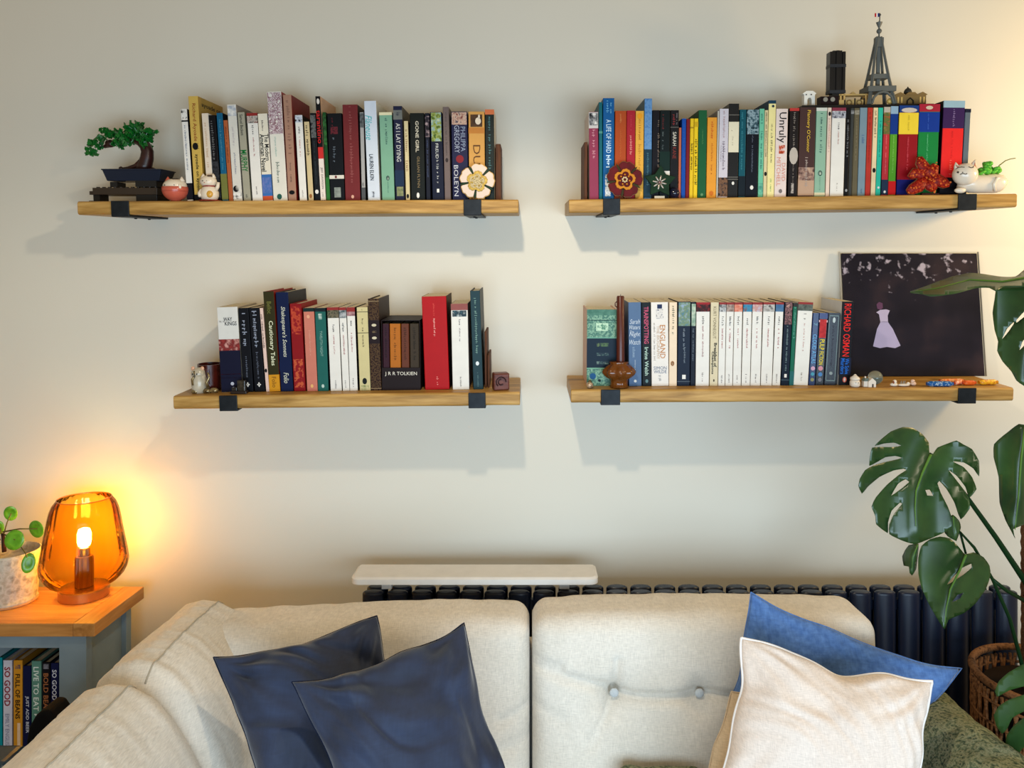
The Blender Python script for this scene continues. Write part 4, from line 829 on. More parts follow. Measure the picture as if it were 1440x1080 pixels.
def rose(key, x, yc, rpx, D, name, label, petal_m, ring_m, core_m, leaf_m, five_sep=True, outline=None):
    u = D / F
    B = on(key, x, D)
    c = P(x, yc, D)
    t_ = thing(name, label, 'ornament', B)
    for i in range(5):                              # sepals between the petals
        a = 2 * math.pi * (i + .5) / 5 + .15
        tip = (c.x + math.sin(a) * rpx * u * 1.02, c.z + math.cos(a) * rpx * u * 1.02)
        mid = (c.x + math.sin(a) * rpx * u * .5, c.z + math.cos(a) * rpx * u * .5)
        n_ = (math.cos(a) * rpx * u * .16, -math.sin(a) * rpx * u * .16)
        wpart(MB().prism([(mid[0] - n_[0], mid[1] - n_[1]), tip, (mid[0] + n_[0], mid[1] + n_[1])], D + .001, D + .003), 'sepal', leaf_m, t_)
    for i in range(5):
        a = 2 * math.pi * i / 5 + .15
        pts = []
        for k in range(17):
            q = -1 + k / 8
            w_ = a + q * .53
            r = rpx * u * (.98 - .10 * abs(q) ** 2.5 - .05 * math.exp(-(q / .16) ** 2) + .015 * math.sin(q * 9))
            pts.append((c.x + math.sin(w_) * r, c.z + math.cos(w_) * r))
        pts.append((c.x, c.z))
        if outline:
            wpart(MB().prism([(c.x + (p[0] - c.x) * 1.04, c.z + (p[1] - c.z) * 1.04) for p in pts], D - .0008, D + .0008), 'petal_edge', outline, t_)
        wpart(MB().prism(pts, D - .003 - .0006 * (i % 2), D + .0005), 'petal', petal_m, t_, bevel=.0008)
    ring = petal_poly(60, rpx * u * .40, rpx * u * .60, rpx * u * .02, (c.x, c.z), 5, .15, .5)
    wpart(MB().prism(ring, D - .0052, D - .0032), 'inner_ring', ring_m, t_, bevel=.0008)
    ring2 = petal_poly(60, rpx * u * .26, rpx * u * .44, 0, (c.x, c.z), 5, .15, .5)
    wpart(MB().prism(ring2, D - .0060, D - .0050), 'inner_petals', core_m, t_, bevel=.0005)
    rr = random.Random(x)
    for i in range(14):
        a = 2 * math.pi * i / 14; r = rpx * u * (.12 if i % 2 else .27)
        wpart(MB().ell((c.x + math.sin(a) * r, D - .0064, c.z + math.cos(a) * r), (rpx * u * .055, .0012, rpx * u * .055), 8, 5), 'bead', ring_m if i % 2 == 0 else flat((206, 190, 150), .3), t_, smooth=True)
    # little wire easel behind that stands on the board
    wpart(MB().tube([(c.x, D + .004, c.z), (c.x, D + .012, B.z + .001)], .0012, 6).tube([(c.x - .012, D + .001, c.z - .01), (c.x - .012, D + .001, B.z + .001)], .001, 6).tube([(c.x + .012, D + .001, c.z - .01), (c.x + .012, D + .001, B.z + .001)], .001, 6), 'easel_wire', flat((60, 50, 40), .4, .6), t_)

rose('UL', 671, 255.5, 25, 1.812, 'flower_ornament', 'white five-petal enamel flower ornament with a gold beaded centre', flat((216, 196, 180), .3), blotch([(150, 120, 40), (190, 160, 70)], 300, .35, metal=.3), blotch([(130, 104, 50), (206, 190, 150), (120, 90, 40)], 400, .4), flat((26, 60, 30), .4), outline=flat((176, 140, 70), .3, .4))
rose('UR', 878, 253, 25.5, 1.812, 'rose_ornament', 'dark red rose ornament outlined in gold', blotch([(84, 10, 18), (106, 16, 24)], 60, .6), flat((190, 130, 40), .45, .25), flat((92, 12, 20), .6), flat((70, 60, 30), .4, .3), outline=flat((120, 80, 40), .3, .4))

# --- green star
D = 1.808; u = D / F
B = on('UR', 928, D); c = P(928, 256, D)
t_ = thing('star_ornament', 'dark green felt star ornament with a silver floral centre', 'ornament', B)
pts = []
for i in range(10):
    a = math.pi * i / 5 + .02; r = (23 if i % 2 == 0 else 13) * u
    pts.append((c.x + math.sin(a) * r, c.z + math.cos(a) * r))
wpart(MB().prism(pts, D - .003, D + .004), 'star', blotch([(18, 44, 26), (26, 58, 36)], 80, .7), t_, bevel=.0012)
for i in range(8):
    a = math.pi * i / 4 + .2
    cc = Vector((c.x - u * 1 + math.sin(a) * u * 6, D - .0035, c.z - u * 1 + math.cos(a) * u * 6))
    wpart(MB().ell(cc, (u * 1.3, .0012, u * 4.2), 8, 6, Matrix.Rotation(a, 3, 'Y')), 'silver_petal', flat((170, 160, 150), .3, .5), t_, smooth=True)
wpart(MB().ell((c.x - u, D - .004, c.z - u), (u * 1.6, .001, u * 1.6), 8, 6), 'centre_bead', flat((150, 110, 110), .3), t_, smooth=True)
wpart(MB().bb((B.x - .012, D + .0045, B.z), (B.x + .012, D + .010, B.z + .006)), 'foot', flat((200, 190, 170), .5), t_)
# round dark bauble next to it
D2 = 1.815
single(MB().ell(on('UR', 948, D2) + Vector((0, 0, px(7.5, D2))), px(7.5, D2), 16, 10), 'glass_bauble', blotch([(12, 12, 20), (30, 34, 60)], 90, .15), 'small black glass bauble beside the green star ornament', 'bauble', on('UR', 948, D2), smooth=True)

# --- red star-shaped ornament made of curly arms
D = 1.806; u = D / F
B = on('UR', 1303, D)
t_ = thing('beaded_star_ornament', 'red beaded star ornament with orange glitter before the fantasy novels', 'ornament', B)
redb = blotch([(110, 10, 8), (140, 20, 12), (180, 70, 26)], 240, .5); org = flat((206, 110, 40), .3, .2); rim = flat((150, 110, 84), .35, .4)
ctr = (1305, 252)
arms = [[(1305, 252), (1299, 238), (1292, 228), (1291, 221)], [(1305, 252), (1296, 245), (1284, 244), (1277, 250)], [(1300, 252), (1291, 262), (1281, 267), (1275, 270)], [(1305, 252), (1309, 262), (1313, 268)], [(1308, 252), (1318, 254), (1328, 258), (1334, 260)], [(1303, 250), (1310, 240), (1314, 232)]]
for k, arm in enumerate(arms):
    n_ = len(arm)
    rad = [8 * u, 8.5 * u, 7 * u, 3.2 * u][:n_] if n_ == 4 else [9 * u, 9 * u, 4.5 * u]
    pts = [P(x, y, D - .0007 * k) for x, y in arm]
    wpart(MB().tube(pts, [r * 1.12 for r in rad], 14, True, .35), 'arm_edge', rim, t_, smooth=True)
    wpart(MB().tube([p + Vector((0, -.0025, 0)) for p in pts], rad, 14, True, .35), 'arm', redb, t_, smooth=True)
    for j in range(9):
        q = (j + .5) / 9 * (n_ - 1); i0 = int(q); fr = q - i0
        p = pts[i0].lerp(pts[i0 + 1], fr)
        off = Vector((random.uniform(-4, 4) * u, -rad[i0] * .34 - .0027, random.uniform(-4, 4) * u)) * 1.0
        wpart(MB().ell(p + off, (u * random.uniform(.8, 1.6), .001, u * random.uniform(.8, 1.6)), 6, 5), 'glitter_bead', org, t_)
wpart(MB().bb((P(1296, 0, D).x, D - .002, B.z), (P(1320, 0, D).x, D + .006, B.z + .004)), 'foot', flat((60, 20, 16)), t_)

# --- white cat planter with succulent
D = 1.812; u = D / F
B = on('UR', 1375, D)
t_ = thing('cat_planter', 'glossy white sleeping cat planter at the end of the shelf', 'planter', B)
ivory = flat((226, 214, 196), .22)
body = MB()
vs_, fs_ = [], []
secs = [(1349, 255, 9, 5), (1353, 256, 13, 9), (1359, 257, 14.5, 12.5), (1368, 257, 15, 13), (1384, 257, 15, 13), (1396, 256.5, 14.5, 13.5), (1404, 257, 12, 13), (1409, 258, 6, 10)]
body.tube([P(x, 271.5 - hz, D) for x, y, w_, hz in secs], [hz * u for x, y, w_, hz in secs], 20, True)
wpart(body, 'body', ivory, t_, smooth=True)
hc = P(1356, 245, D - .012)
hd_ = wpart(MB().ell(hc, (u * 17, u * 14, u * 15.5), 24, 14), 'head', ivory, t_, smooth=True)
for sx, tx in ((1345, 228), (1367, 224)):
    a_ = P(sx, 238, D - .012)
    wpart(MB().tube([a_, P(sx - (2 if sx < 1350 else -1), tx + 5, D - .012), P(sx - (3 if sx < 1350 else -3), tx, D - .012)], [u * 5, u * 3.2, u * .4], 8), 'ear', ivory, t_, sub=hd_, smooth=True)
    wpart(MB().tube([a_ + Vector((0, -.006, .002)), P(sx - (2 if sx < 1350 else -2), tx + 4, D - .0165)], [u * 2.6, u * .4], 6), 'inner_ear', flat((196, 140, 120), .4), t_, sub=hd_, smooth=True)
wpart(MB().ell(P(1346, 241, D - .0365), (u * 1.9, u * 1.2, u * 1.4), 8, 6), 'nose', dark, t_, sub=hd_, smooth=True)
line = flat((80, 66, 54), .4)
hr = (u * 17, u * 14, u * 15.5)
def on_head(x, y):                                  # the head's surface at a pixel
    p = P(x, y, hc.y); dx, dz = (p.x - hc.x) / hr[0], (p.z - hc.z) / hr[2]
    return Vector((p.x, hc.y - hr[1] * math.sqrt(max(0.02, 1 - dx * dx - dz * dz)) - .0004, p.z))
for arc in ([(1341, 238), (1343, 236), (1346, 235.5), (1349, 236)], [(1354, 235.5), (1357, 237), (1360, 236.5), (1362, 234.5)]):
    wpart(MB().tube([on_head(*q) for q in arc], u * .5, 5), 'closed_eye', line, t_, sub=hd_)
for arc in ([(1346, 242.5), (1346, 244.5), (1343.5, 246)], [(1346, 244.5), (1349, 246), (1351, 245)]):
    wpart(MB().tube([on_head(*q) for q in arc], u * .5, 5), 'mouth', line, t_, sub=hd_)
wpart(MB().tube([P(1399, 268, D - .018), P(1397, 258, D - .024), P(1401, 250, D - .020), P(1406, 250, D - .012), P(1410, 258, D - .008), P(1408, 266, D - .008)], [u * 2, u * 2.4, u * 2.4, u * 2.2, u * 2, u * 1.4], 8), 'tail', ivory, t_, smooth=True)
wpart(MB().ell(P(1350, 267, D - .018), (u * 8, u * 5, u * 4), 12, 8), 'paw', ivory, t_, smooth=True)
plant_g = blotch([(70, 150, 44), (110, 190, 70), (60, 130, 40)], 120, .4)
sp = thing('succulent', 'bright green little succulent growing in the cat planter', 'plant', P(1385, 246, D))
rr = random.Random(9)
for i in range(22):
    x = 1376 + rr.random() * 22 + (0 if i < 12 else 10); y = 243 - rr.random() * 13 * (1 if x < 1396 else .5)
    wpart(MB().ell(P(x, y, D + rr.uniform(-.014, .014)), (u * rr.uniform(4.5, 6.5), u * 5, u * rr.uniform(2.6, 4.2)), 8, 6, Matrix.Rotation(rr.uniform(-.7, .7), 3, 'Y')), 'leaf', plant_g, sp, smooth=True)
wpart(MB().tube([P(1400, 240, D), P(1406, 232, D), P(1414, 226, D), P(1421, 223.5, D), P(1428, 222.5, D)], [u * 1, u * .8, u * .7, u * .6, u * .6], 6), 'stalk', flat((120, 130, 70), .5), sp, smooth=True)
wpart(MB().ell(P(1385, 247.5, D), (u * 13, u * 8, u * 1.6), 14, 6), 'soil', flat((60, 46, 34), .9), sp)

# --- toy brick skyline on top of the books
D = 1.868; u = D / F
zplate = EYE - (149.4 - CY) * 1.83 / F              # the plate rests on the book tops
zoff = zplate - P(0, 152.3, D).z
def K(x, y, dy=0.0):
    p = P(x, y, D); p.y += dy; p.z += zoff; return p
sk = thing('brick_skyline', 'toy brick city skyline with iron tower standing on the books', 'model', K(1213, 152.3))
blk = flat((20, 20, 24), .3); tan = flat((196, 166, 110), .4); grey = flat((110, 112, 108), .4); tand = flat((140, 116, 76), .4); wht = flat((230, 226, 216), .35)
wpart(MB().bb(tuple(K(1122, 152.3, -.03)), tuple(K(1304, 147.4, .03))), 'base_plate', blk, sk, bevel=.0006)
mb = MB()                                           # white arch
a = lambda x, y: (K(x, y).x, K(x, y).z)
mb.prism([a(1129, 147.3), a(1129, 131), a(1127, 129), a(1132, 125.5), a(1141, 125.5), a(1146, 129), a(1144, 131), a(1144, 147.3), a(1139.5, 147.3), a(1139.5, 138), a(1138, 135), a(1135, 135), a(1133.5, 138), a(1133.5, 147.3)], D - .008, D + .008)
wpart(mb, 'white_arch', wht, sk)
wpart(MB().bb(tuple(K(1131, 131.5, -.0095)), tuple(K(1132.5, 130, -.008))).bb(tuple(K(1138, 131.5, -.0095)), tuple(K(1139.5, 130, -.008))), 'arch_window', dark, sk)
mb = MB()                                           # dark tower: ribbed shaft in three stages
for i in range(5):
    x0 = 1163.5 + i * 4.4
    mb.bb(tuple(K(x0, 130, -.012 + .002 * (i % 2))), tuple(K(x0 + 4.2, 71 + (0 if 0 < i < 4 else 1.6), .012)))
wpart(mb, 'dark_tower', blk, sk, bevel=.0005)
for y in (92, 127.5):
    wpart(MB().bb(tuple(K(1163.2, y + 2, -.0135)), tuple(K(1185.6, y - 2, .0125))), 'tower_band', flat((60, 62, 66), .4), sk)
mb = MB()
mb.bb(tuple(K(1151, 147.3, -.014)), tuple(K(1176, 134, .012)))
wpart(mb, 'theatre_block', flat((40, 20, 22), .4), sk, bevel=.0005)
for x in (1157, 1167):
    wpart(MB().cyl(K(x, 138.5, -.017), K(x, 138.5, -.014), u * 3.2, u * 3.2, 12), 'round_window', flat((150, 146, 136), .3), sk)
wpart(MB().bb(tuple(K(1168, 134, -.01)), tuple(K(1182, 130, .012))), 'tower_foot', blk, sk)
mb = MB()                                           # tan opera house
mb.bb(tuple(K(1177, 147.3, -.012)), tuple(K(1219, 139, .012)))
for x in (1178, 1183, 1213, 1216.5): mb.bb(tuple(K(x, 139, -.013)), tuple(K(x + 2.2, 131.5, .004)))
mb.bb(tuple(K(1177, 133, -.013)), tuple(K(1219, 131, .01)))
mb.prism([a(1193, 131), a(1198, 127), a(1203, 131)], D - .006, D + .006)
wpart(mb, 'opera_house', tan, sk)
for x in (1191, 1205):
    wpart(MB().tube([K(x + 3.4 * math.cos(w_), 143 + 3.4 * math.sin(w_), -.0135) for w_ in [i * 2 * math.pi / 12 for i in range(13)]], u * .9, 6), 'round_window', tand, sk)
for x in (1184, 1198, 1211):
    wpart(MB().bb(tuple(K(x, 146, -.0125)), tuple(K(x + 2, 137, -.0118))), 'doorway', dark, sk)
# iron tower
mb = MB()
for sx in (-1, 1):
    for sy in (-1, 1):
        mb.tube([K(1233.5 + sx * 18, 147, sy * .026), K(1233.5 + sx * 14.5, 128, sy * .02), K(1233.5 + sx * 11, 108, sy * .015), K(1233.5 + sx * 7.5, 84, sy * .009), K(1233.5 + sx * 4, 62, sy * .005), K(1233.5 + sx * 2.5, 52, sy * .003)], [u * 3.4, u * 2.6, u * 2.2, u * 2, u * 2, u * 2], 4)
wpart(mb, 'tower_leg', grey, sk)
mb = MB()
for x0, x1, y0, y1, dd in ((1214, 1253, 129, 121.5, .026), (1221.5, 1246, 110.5, 104, .016), (1228, 1239.5, 66, 53, .006), (1231, 1236, 104, 66, .003), (1231, 1236, 128, 110, .004)):
    mb.bb(tuple(K(x0, y0, -dd)), tuple(K(x1, y1, dd)))
wpart(mb, 'tower_platform', grey, sk, bevel=.0008)
mb = MB()
mb.tube([K(1219, 146, -.027), K(1222, 137, -.027), K(1228, 131.5, -.027), K(1234, 130, -.027), K(1240, 131.5, -.027), K(1246, 137, -.027), K(1249, 146, -.027)], u * 1.8, 6)
wpart(mb, 'tower_arch', grey, sk)
mb = MB().cyl(K(1234, 53), K(1234, 30), u * 1.2, u * 1, 8).ell(K(1234, 44), u * 3.6, 12, 8).tube([K(1234, 40), K(1234, 36), K(1234, 32)], [u * 1, u * 3, u * 4.6], 8)
wpart(mb, 'spire', grey, sk, smooth=30)
wpart(MB().cyl(K(1234.4, 32), K(1234.4, 19.5), u * .7, u * .7, 8).ell(K(1234.4, 22), u * 1.8, 8, 6), 'flag_pole', dark, sk)
for x0, x1, c_ in ((1227.5, 1229.5, (190, 40, 50)), (1229.5, 1231.4, (230, 226, 220)), (1231.4, 1233.4, (40, 60, 130))):
    wpart(MB().bb(tuple(K(x0, 24.5, -.0007)), tuple(K(x1, 19.5, .0007))), 'flag_stripe', flat(c_), sk)
wpart(MB().ell(K(1247, 142, -.016), (u * 4.5, u * 3.5, u * 4), 10, 8), 'roof_light', flat((226, 190, 110), .3), sk, smooth=True)
# museum with a dome
mb = MB()
mb.bb(tuple(K(1256, 147.3, -.01)), tuple(K(1299, 133, .012)))
mb.prism([a(1270, 133), a(1274, 129.5), a(1283, 129.5), a(1287, 133)], D - .012, D + .012)
mb.prism([a(1255, 133), a(1263, 129), a(1270, 133)], D - .011, D + .011).prism([a(1287, 133), a(1294, 129), a(1301, 133)], D - .011, D + .011)
wpart(mb, 'museum', tand, sk)
wpart(MB().lathe([(u * 5.4, 0), (u * 5, u * 3), (u * 3.4, u * 5.5), (u * 1.2, u * 7), (u * .6, u * 8.6)], K(1276, 129.5), 12), 'dome', flat((70, 66, 58), .4), sk, smooth=True)
for x in (1259, 1264, 1290, 1295):
    wpart(MB().bb(tuple(K(x, 144, -.0108)), tuple(K(x + 1.8, 136, -.0098))), 'window_slot', flat((226, 190, 120), .4), sk)
wpart(MB().tube([K(1272, 147, -.0118), K(1272.5, 141, -.0118), K(1276.5, 137.5, -.0118), K(1280.5, 141, -.0118), K(1281, 147, -.0118)], u * 1, 6), 'museum_arch', dark, sk)

sk.rotation_euler = (TILT, -SHELVES['UR']['ang'], 0)

# --- brown cup with a white mouse figure (left end of the lower shelf)
D = 1.86; u = D / F
B = on('LL', 288, D)
t_ = thing('animal_cup', 'glazed brown cup with a white mouse-like figure on its side', 'cup', on('LL', 290, D))
glaze = blotch([(54, 16, 12), (84, 28, 20)], 30, .2)
c0 = on('LL', 296, D + .012)
prof = [(u * 14, 0), (u * 15, .002), (u * 15.5, u * 18), (u * 16.5, u * 37), (u * 15, u * 37), (u * 14, u * 20), (u * 12, .006)]
wpart(MB().lathe(prof, c0, 24, cap=False).lathe([(u * 14, 0), (u * 12, .006)], c0, 24), 'cup', glaze, t_, smooth=30)
pearl = blotch([(200, 190, 170), (170, 160, 140)], 40, .2)
mb = MB().lathe([(u * 8, 0), (u * 10.5, u * 8), (u * 10, u * 18), (u * 8, u * 26), (u * 7, u * 32), (u * 3, u * 36)], on('LL', 281, D - .022), 18)
wpart(mb, 'animal_body', pearl, t_, smooth=True)
hd = on('LL', 279, D - .026) + Vector((0, 0, u * 28))
hd_ = wpart(MB().ell(hd, (u * 9, u * 7, u * 8), 16, 10), 'animal_head', pearl, t_, smooth=True)
for sx in (-7, 6):
    wpart(MB().ell(hd + Vector((sx * u, u * 1, u * 7)), (u * 2.8, u * 1.6, u * 3.2), 8, 6), 'ear', flat((214, 170, 140), .3), t_, sub=hd_, smooth=True)
for sx in (-4.5, 1.5):
    wpart(MB().ell(hd + Vector((sx * u, -u * 6.3, u * .4)), (u * 1.1, u * .8, u * 1.3), 8, 6), 'eye', dark, t_, sub=hd_, smooth=True)
bronze = blotch([(60, 46, 26), (160, 140, 100), (90, 70, 40)], 70, .2, metal=.5)
for (x, dy, r_) in ((275, -.032, 6), (291, -.03, 5.5), (301, -.026, 6.5)):
    wpart(MB().ell(on('LL', x, D + dy) + Vector((0, 0, u * 4.2)), (u * r_, u * 4, u * 4.2), 12, 8), 'base_rock', bronze, t_, smooth=True)
for pts in ([(272, 540), (271, 532), (275, 526), (274, 520)], [(293, 544), (291, 536), (295, 529), (293, 522)]):
    wpart(MB().tube([P(x, y, D - .036) for x, y in pts], [u * 2.2, u * 1.9, u * 1.6, u * 1.2], 8), 'tail_curl', bronze, t_, smooth=True)
# small dark glass cottage in front of the black paperbacks
D = 1.822; u = D / F
B = on('LL', 337, D)
t_ = thing('glass_house', 'small dark glass block ornament in front of the black paperbacks', 'ornament', B)
wpart(MB().bb((B.x - u * 11, D - .008, B.z), (B.x + u * 11, D + .008, B.z + u * 4)), 'plinth', flat((50, 36, 30), .3), t_, bevel=.001)
wpart(MB().bb((B.x - u * 2, D - .006, B.z + u * 4), (B.x + u * 9, D + .006, B.z + u * 19)), 'block', blotch([(30, 28, 26), (74, 66, 54)], 120, .15), t_, bevel=.0015)
wpart(MB().bb((B.x - u * 10, D - .005, B.z + u * 4), (B.x - u * 3, D + .005, B.z + u * 9)), 'block', blotch([(26, 24, 26), (60, 54, 50)], 120, .15), t_, bevel=.001)

# --- carved wooden block
D = 1.835; u = D / F
B = on('LL', 704, D)
t_ = thing('carved_block', 'small carved reddish-brown wooden block at the shelf end', 'ornament', B)
mw = wood('carved_wood', (60, 28, 20), (92, 46, 34), (112, 62, 46), 'X', 2, .35)
mm = Matrix.Rotation(R(14), 3, 'Z')
wpart(MB().box(B + Vector((0, 0, u * 12)), (u * 22, .028, u * 24), mm), 'block', mw, t_, bevel=.003)
for w0, r_ in ((0, 7), (1.5, 4)):
    wpart(MB().tube([B + mm @ Vector((u * (-1 + r_ * math.cos(w0 + i * .5)), -.0145, u * (12 + r_ * math.sin(w0 + i * .5)))) for i in range(9)], u * .9, 6), 'carved_line', flat((60, 26, 20), .4), t_)

# --- brown glass candle holder with a tall brown candle
D = 1.822; u = D / F
B = on('LR', 870.5, D)
t_ = thing('candle_holder', 'scalloped amber-brown glass candle holder', 'candle holder', B)
def brown_glass():
    m, t, b = nt('brown_glass')
    b.inputs['Base Color'].default_value = (*S((120, 66, 22)), 1)
    b.inputs['Roughness'].default_value = 0.12
    b.inputs['Transmission Weight'].default_value = 0.35
    b.inputs['IOR'].default_value = 1.45
    n = t.nodes.new('ShaderNodeTexNoise'); n.inputs['Scale'].default_value = 90
    tc = t.nodes.new('ShaderNodeTexCoord'); t.links.new(tc.outputs['Object'], n.inputs['Vector'])
    bp = t.nodes.new('ShaderNodeBump'); bp.inputs['Strength'].default_value = 0.2; t.links.new(n.outputs['Fac'], bp.inputs['Height']); t.links.new(bp.outputs['Normal'], b.inputs['Normal'])
    return m
bg_m = brown_glass()
sc_ = lambda w_, z: 1 + (.10 * math.cos(8 * w_) if u * 12 < z < u * 33 else 0.02 * math.cos(16 * w_))
wpart(MB().lathe([(u * 11, 0), (u * 12.5, .001), (u * 12, u * 6), (u * 12.5, u * 12), (u * 16, u * 14), (u * 20, u * 18), (u * 22, u * 22), (u * 20, u * 26), (u * 15, u * 31), (u * 12, u * 33), (u * 13.5, u * 35.5), (u * 13, u * 36.5), (u * 8, u * 36), (u * 7.4, u * 30)], B, 64, sc_), 'holder', bg_m, t_, smooth=True)
wax = flat((92, 40, 26), .35)
cd = thing('candle', 'tall dark reddish-brown dinner candle in the glass holder', 'candle', B + Vector((u * 2, 0, u * 30.5)))
hgt = P(0, 416, D).z - B.z - u * 30.5
wpart(MB().lathe([(u * 5.6, 0), (u * 5.8, .002), (u * 5.4, hgt - .003), (u * 4.4, hgt)], cd.location, 18), 'wax', wax, cd, smooth=30)
wpart(MB().cyl(cd.location + Vector((0, 0, hgt)), cd.location + Vector((.0006, 0, hgt + u * 2.4)), .0007, .0005, 6), 'wick', dark, cd)
wpart(MB().tube([cd.location + Vector((-u * 5.3, -u * 2, hgt - u * 8)), cd.location + Vector((-u * 7.6, -u * 2, hgt - u * 10)), cd.location + Vector((-u * 7.6, -u * 2, hgt - u * 14)), cd.location + Vector((-u * 5.3, -u * 2, hgt - u * 16))], u * .8, 6), 'wax_drip', wax, cd, smooth=True)
# little bauble bell
D2 = 1.815
B2 = on('LR', 829.5, D2); u2 = D2 / F
t_ = thing('bell_charm', 'tiny striped gold bell charm at the green patterned book', 'ornament', B2)
wpart(MB().ell(B2 + Vector((0, 0, u2 * 4.6)), (u2 * 5, u2 * 5, u2 * 4.6), 14, 9), 'bell', blotch([(150, 110, 70), (206, 180, 150), (110, 80, 50)], 160, .3, metal=.3), t_, smooth=True)
wpart(MB().lathe([(u2 * 3, u2 * 7), (u2 * 2.4, u2 * 10.4), (u2 * .8, u2 * 11.6)], B2, 10), 'cap', flat((110, 96, 60), .3, .5), t_, smooth=True)

# --- record sleeve leaning on the wall, with a clear outer cover
SD = 1.955
pa, pb = P(1191, 537, SD), P(1385, 537, SD)
zb = shelf_z('LR', (pa.x + pb.x) / 2, SD)
ytop = WALL - 0.010
ztop = EYE - (357 - CY) * ytop / F
lean = math.atan2(ytop - SD, ztop - zb)
Hs = (ztop - zb) / math.cos(lean)
Ws = pb.x - pa.x
sl = thing('record_sleeve', 'square record sleeve with a dark woodland picture leaning on the wall', 'record sleeve', ((pa.x + pb.x) / 2, SD, zb + .0012), None, (-lean, 0, 0))
def art_mat():
    m, t, b = nt('dark_woodland_print')
    tc = t.nodes.new('ShaderNodeTexCoord'); sep = t.nodes.new('ShaderNodeSeparateXYZ')
    t.links.new(tc.outputs['Object'], sep.inputs[0])
    n = t.nodes.new('ShaderNodeTexNoise'); n.inputs['Scale'].default_value = 9; n.inputs['Detail'].default_value = 5
    t.links.new(tc.outputs['Object'], n.inputs['Vector'])
    r = t.nodes.new('ShaderNodeValToRGB'); e = r.color_ramp.elements; e.new(.5)
    for el, p, c in zip(e, (.3, .5, .72), ((20, 18, 30), (32, 28, 40), (58, 44, 50))): el.position = p; el.color = (*S(c), 1)
    t.links.new(n.outputs['Fac'], r.inputs['Fac'])
    v = t.nodes.new('ShaderNodeTexNoise'); v.inputs['Scale'].default_value = 44; v.inputs['Detail'].default_value = 4
    t.links.new(tc.outputs['Object'], v.inputs['Vector'])
    mr = t.nodes.new('ShaderNodeMapRange'); mr.inputs['From Min'].default_value = Hs * .52; mr.inputs['From Max'].default_value = Hs * .84
    mr.inputs['To Min'].default_value = -.25; mr.inputs['To Max'].default_value = 0.0
    t.links.new(sep.outputs['Z'], mr.inputs['Value'])
    ad = t.nodes.new('ShaderNodeMath'); ad.operation = 'ADD'; t.links.new(v.outputs['Fac'], ad.inputs[0]); t.links.new(mr.outputs[0], ad.inputs[1])
    r2 = t.nodes.new('ShaderNodeValToRGB'); r2.color_ramp.elements[0].position = .55; r2.color_ramp.elements[0].color = (0, 0, 0, 1); r2.color_ramp.elements[1].position = .64
    t.links.new(ad.outputs[0], r2.inputs['Fac'])
    mx = t.nodes.new('ShaderNodeMix'); mx.data_type = 'RGBA'; mx.inputs['B'].default_value = (*S((190, 176, 190)), 1)
    t.links.new(r2.outputs['Color'], mx.inputs['Factor']); t.links.new(r.outputs['Color'], mx.inputs['A'])
    t.links.new(mx.outputs['Result'], b.inputs['Base Color']); b.inputs['Roughness'].default_value = .6; b.inputs['Specular IOR Level'].default_value = .08
    return m
MB().bb((-Ws / 2, 0, 0), (Ws / 2, .0035, Hs)).build('card_sleeve', art_mat(), parent=sl, bevel=.0005)
def print_shape(name, pts, c, lift=.0004):          # flat printed shape on the picture, given in picture fractions
    MB().add([((x - .5) * Ws, -lift, (1 - y) * Hs) for x, y in pts], [tuple(range(len(pts)))]).build(name, flat(c, .5), parent=sl)
# a plain pale gown-like figure
print_shape('printed_shape', [(.20, .76), (.235, .62), (.265, .56), (.315, .56), (.35, .62), (.40, .755), (.36, .775), (.30, .765), (.25, .775)], (196, 184, 214))
print_shape('printed_shape', [(.262, .565), (.255, .50), (.235, .485), (.265, .465), (.31, .46), (.335, .47), (.318, .51), (.318, .565)], (206, 192, 216))
print_shape('printed_shape', [(.245, .455), (.24, .42), (.26, .40), (.285, .41), (.285, .45), (.265, .465)], (120, 80, 110))
def clear():
    m, t, b = nt('clear_plastic')
    t.nodes.remove(b)
    out = t.nodes['Material Output']
    tr = t.nodes.new('ShaderNodeBsdfTransparent'); tr.inputs[0].default_value = (.94, .95, .95, 1)
    gl = t.nodes.new('ShaderNodeBsdfGlossy'); gl.inputs['Roughness'].default_value = .12
    mx = t.nodes.new('ShaderNodeMixShader'); mx.inputs[0].default_value = .008
    t.links.new(tr.outputs[0], mx.inputs[1]); t.links.new(gl.outputs[0], mx.inputs[2]); t.links.new(mx.outputs[0], out.inputs[0])
    return m
MB().bb((-Ws / 2 - .005, -.0022, -.0004), (Ws / 2 + .004, -.0020, Hs + .004)).build('clear_cover', clear(), parent=sl)
edge = flat((190, 186, 176), .3)
for x in (-Ws / 2 - .005, Ws / 2 + .004):
    MB().bb((x - .0007, -.0024, -.0004), (x + .0007, .0044, Hs + .004)).build('cover_edge', edge, parent=sl)

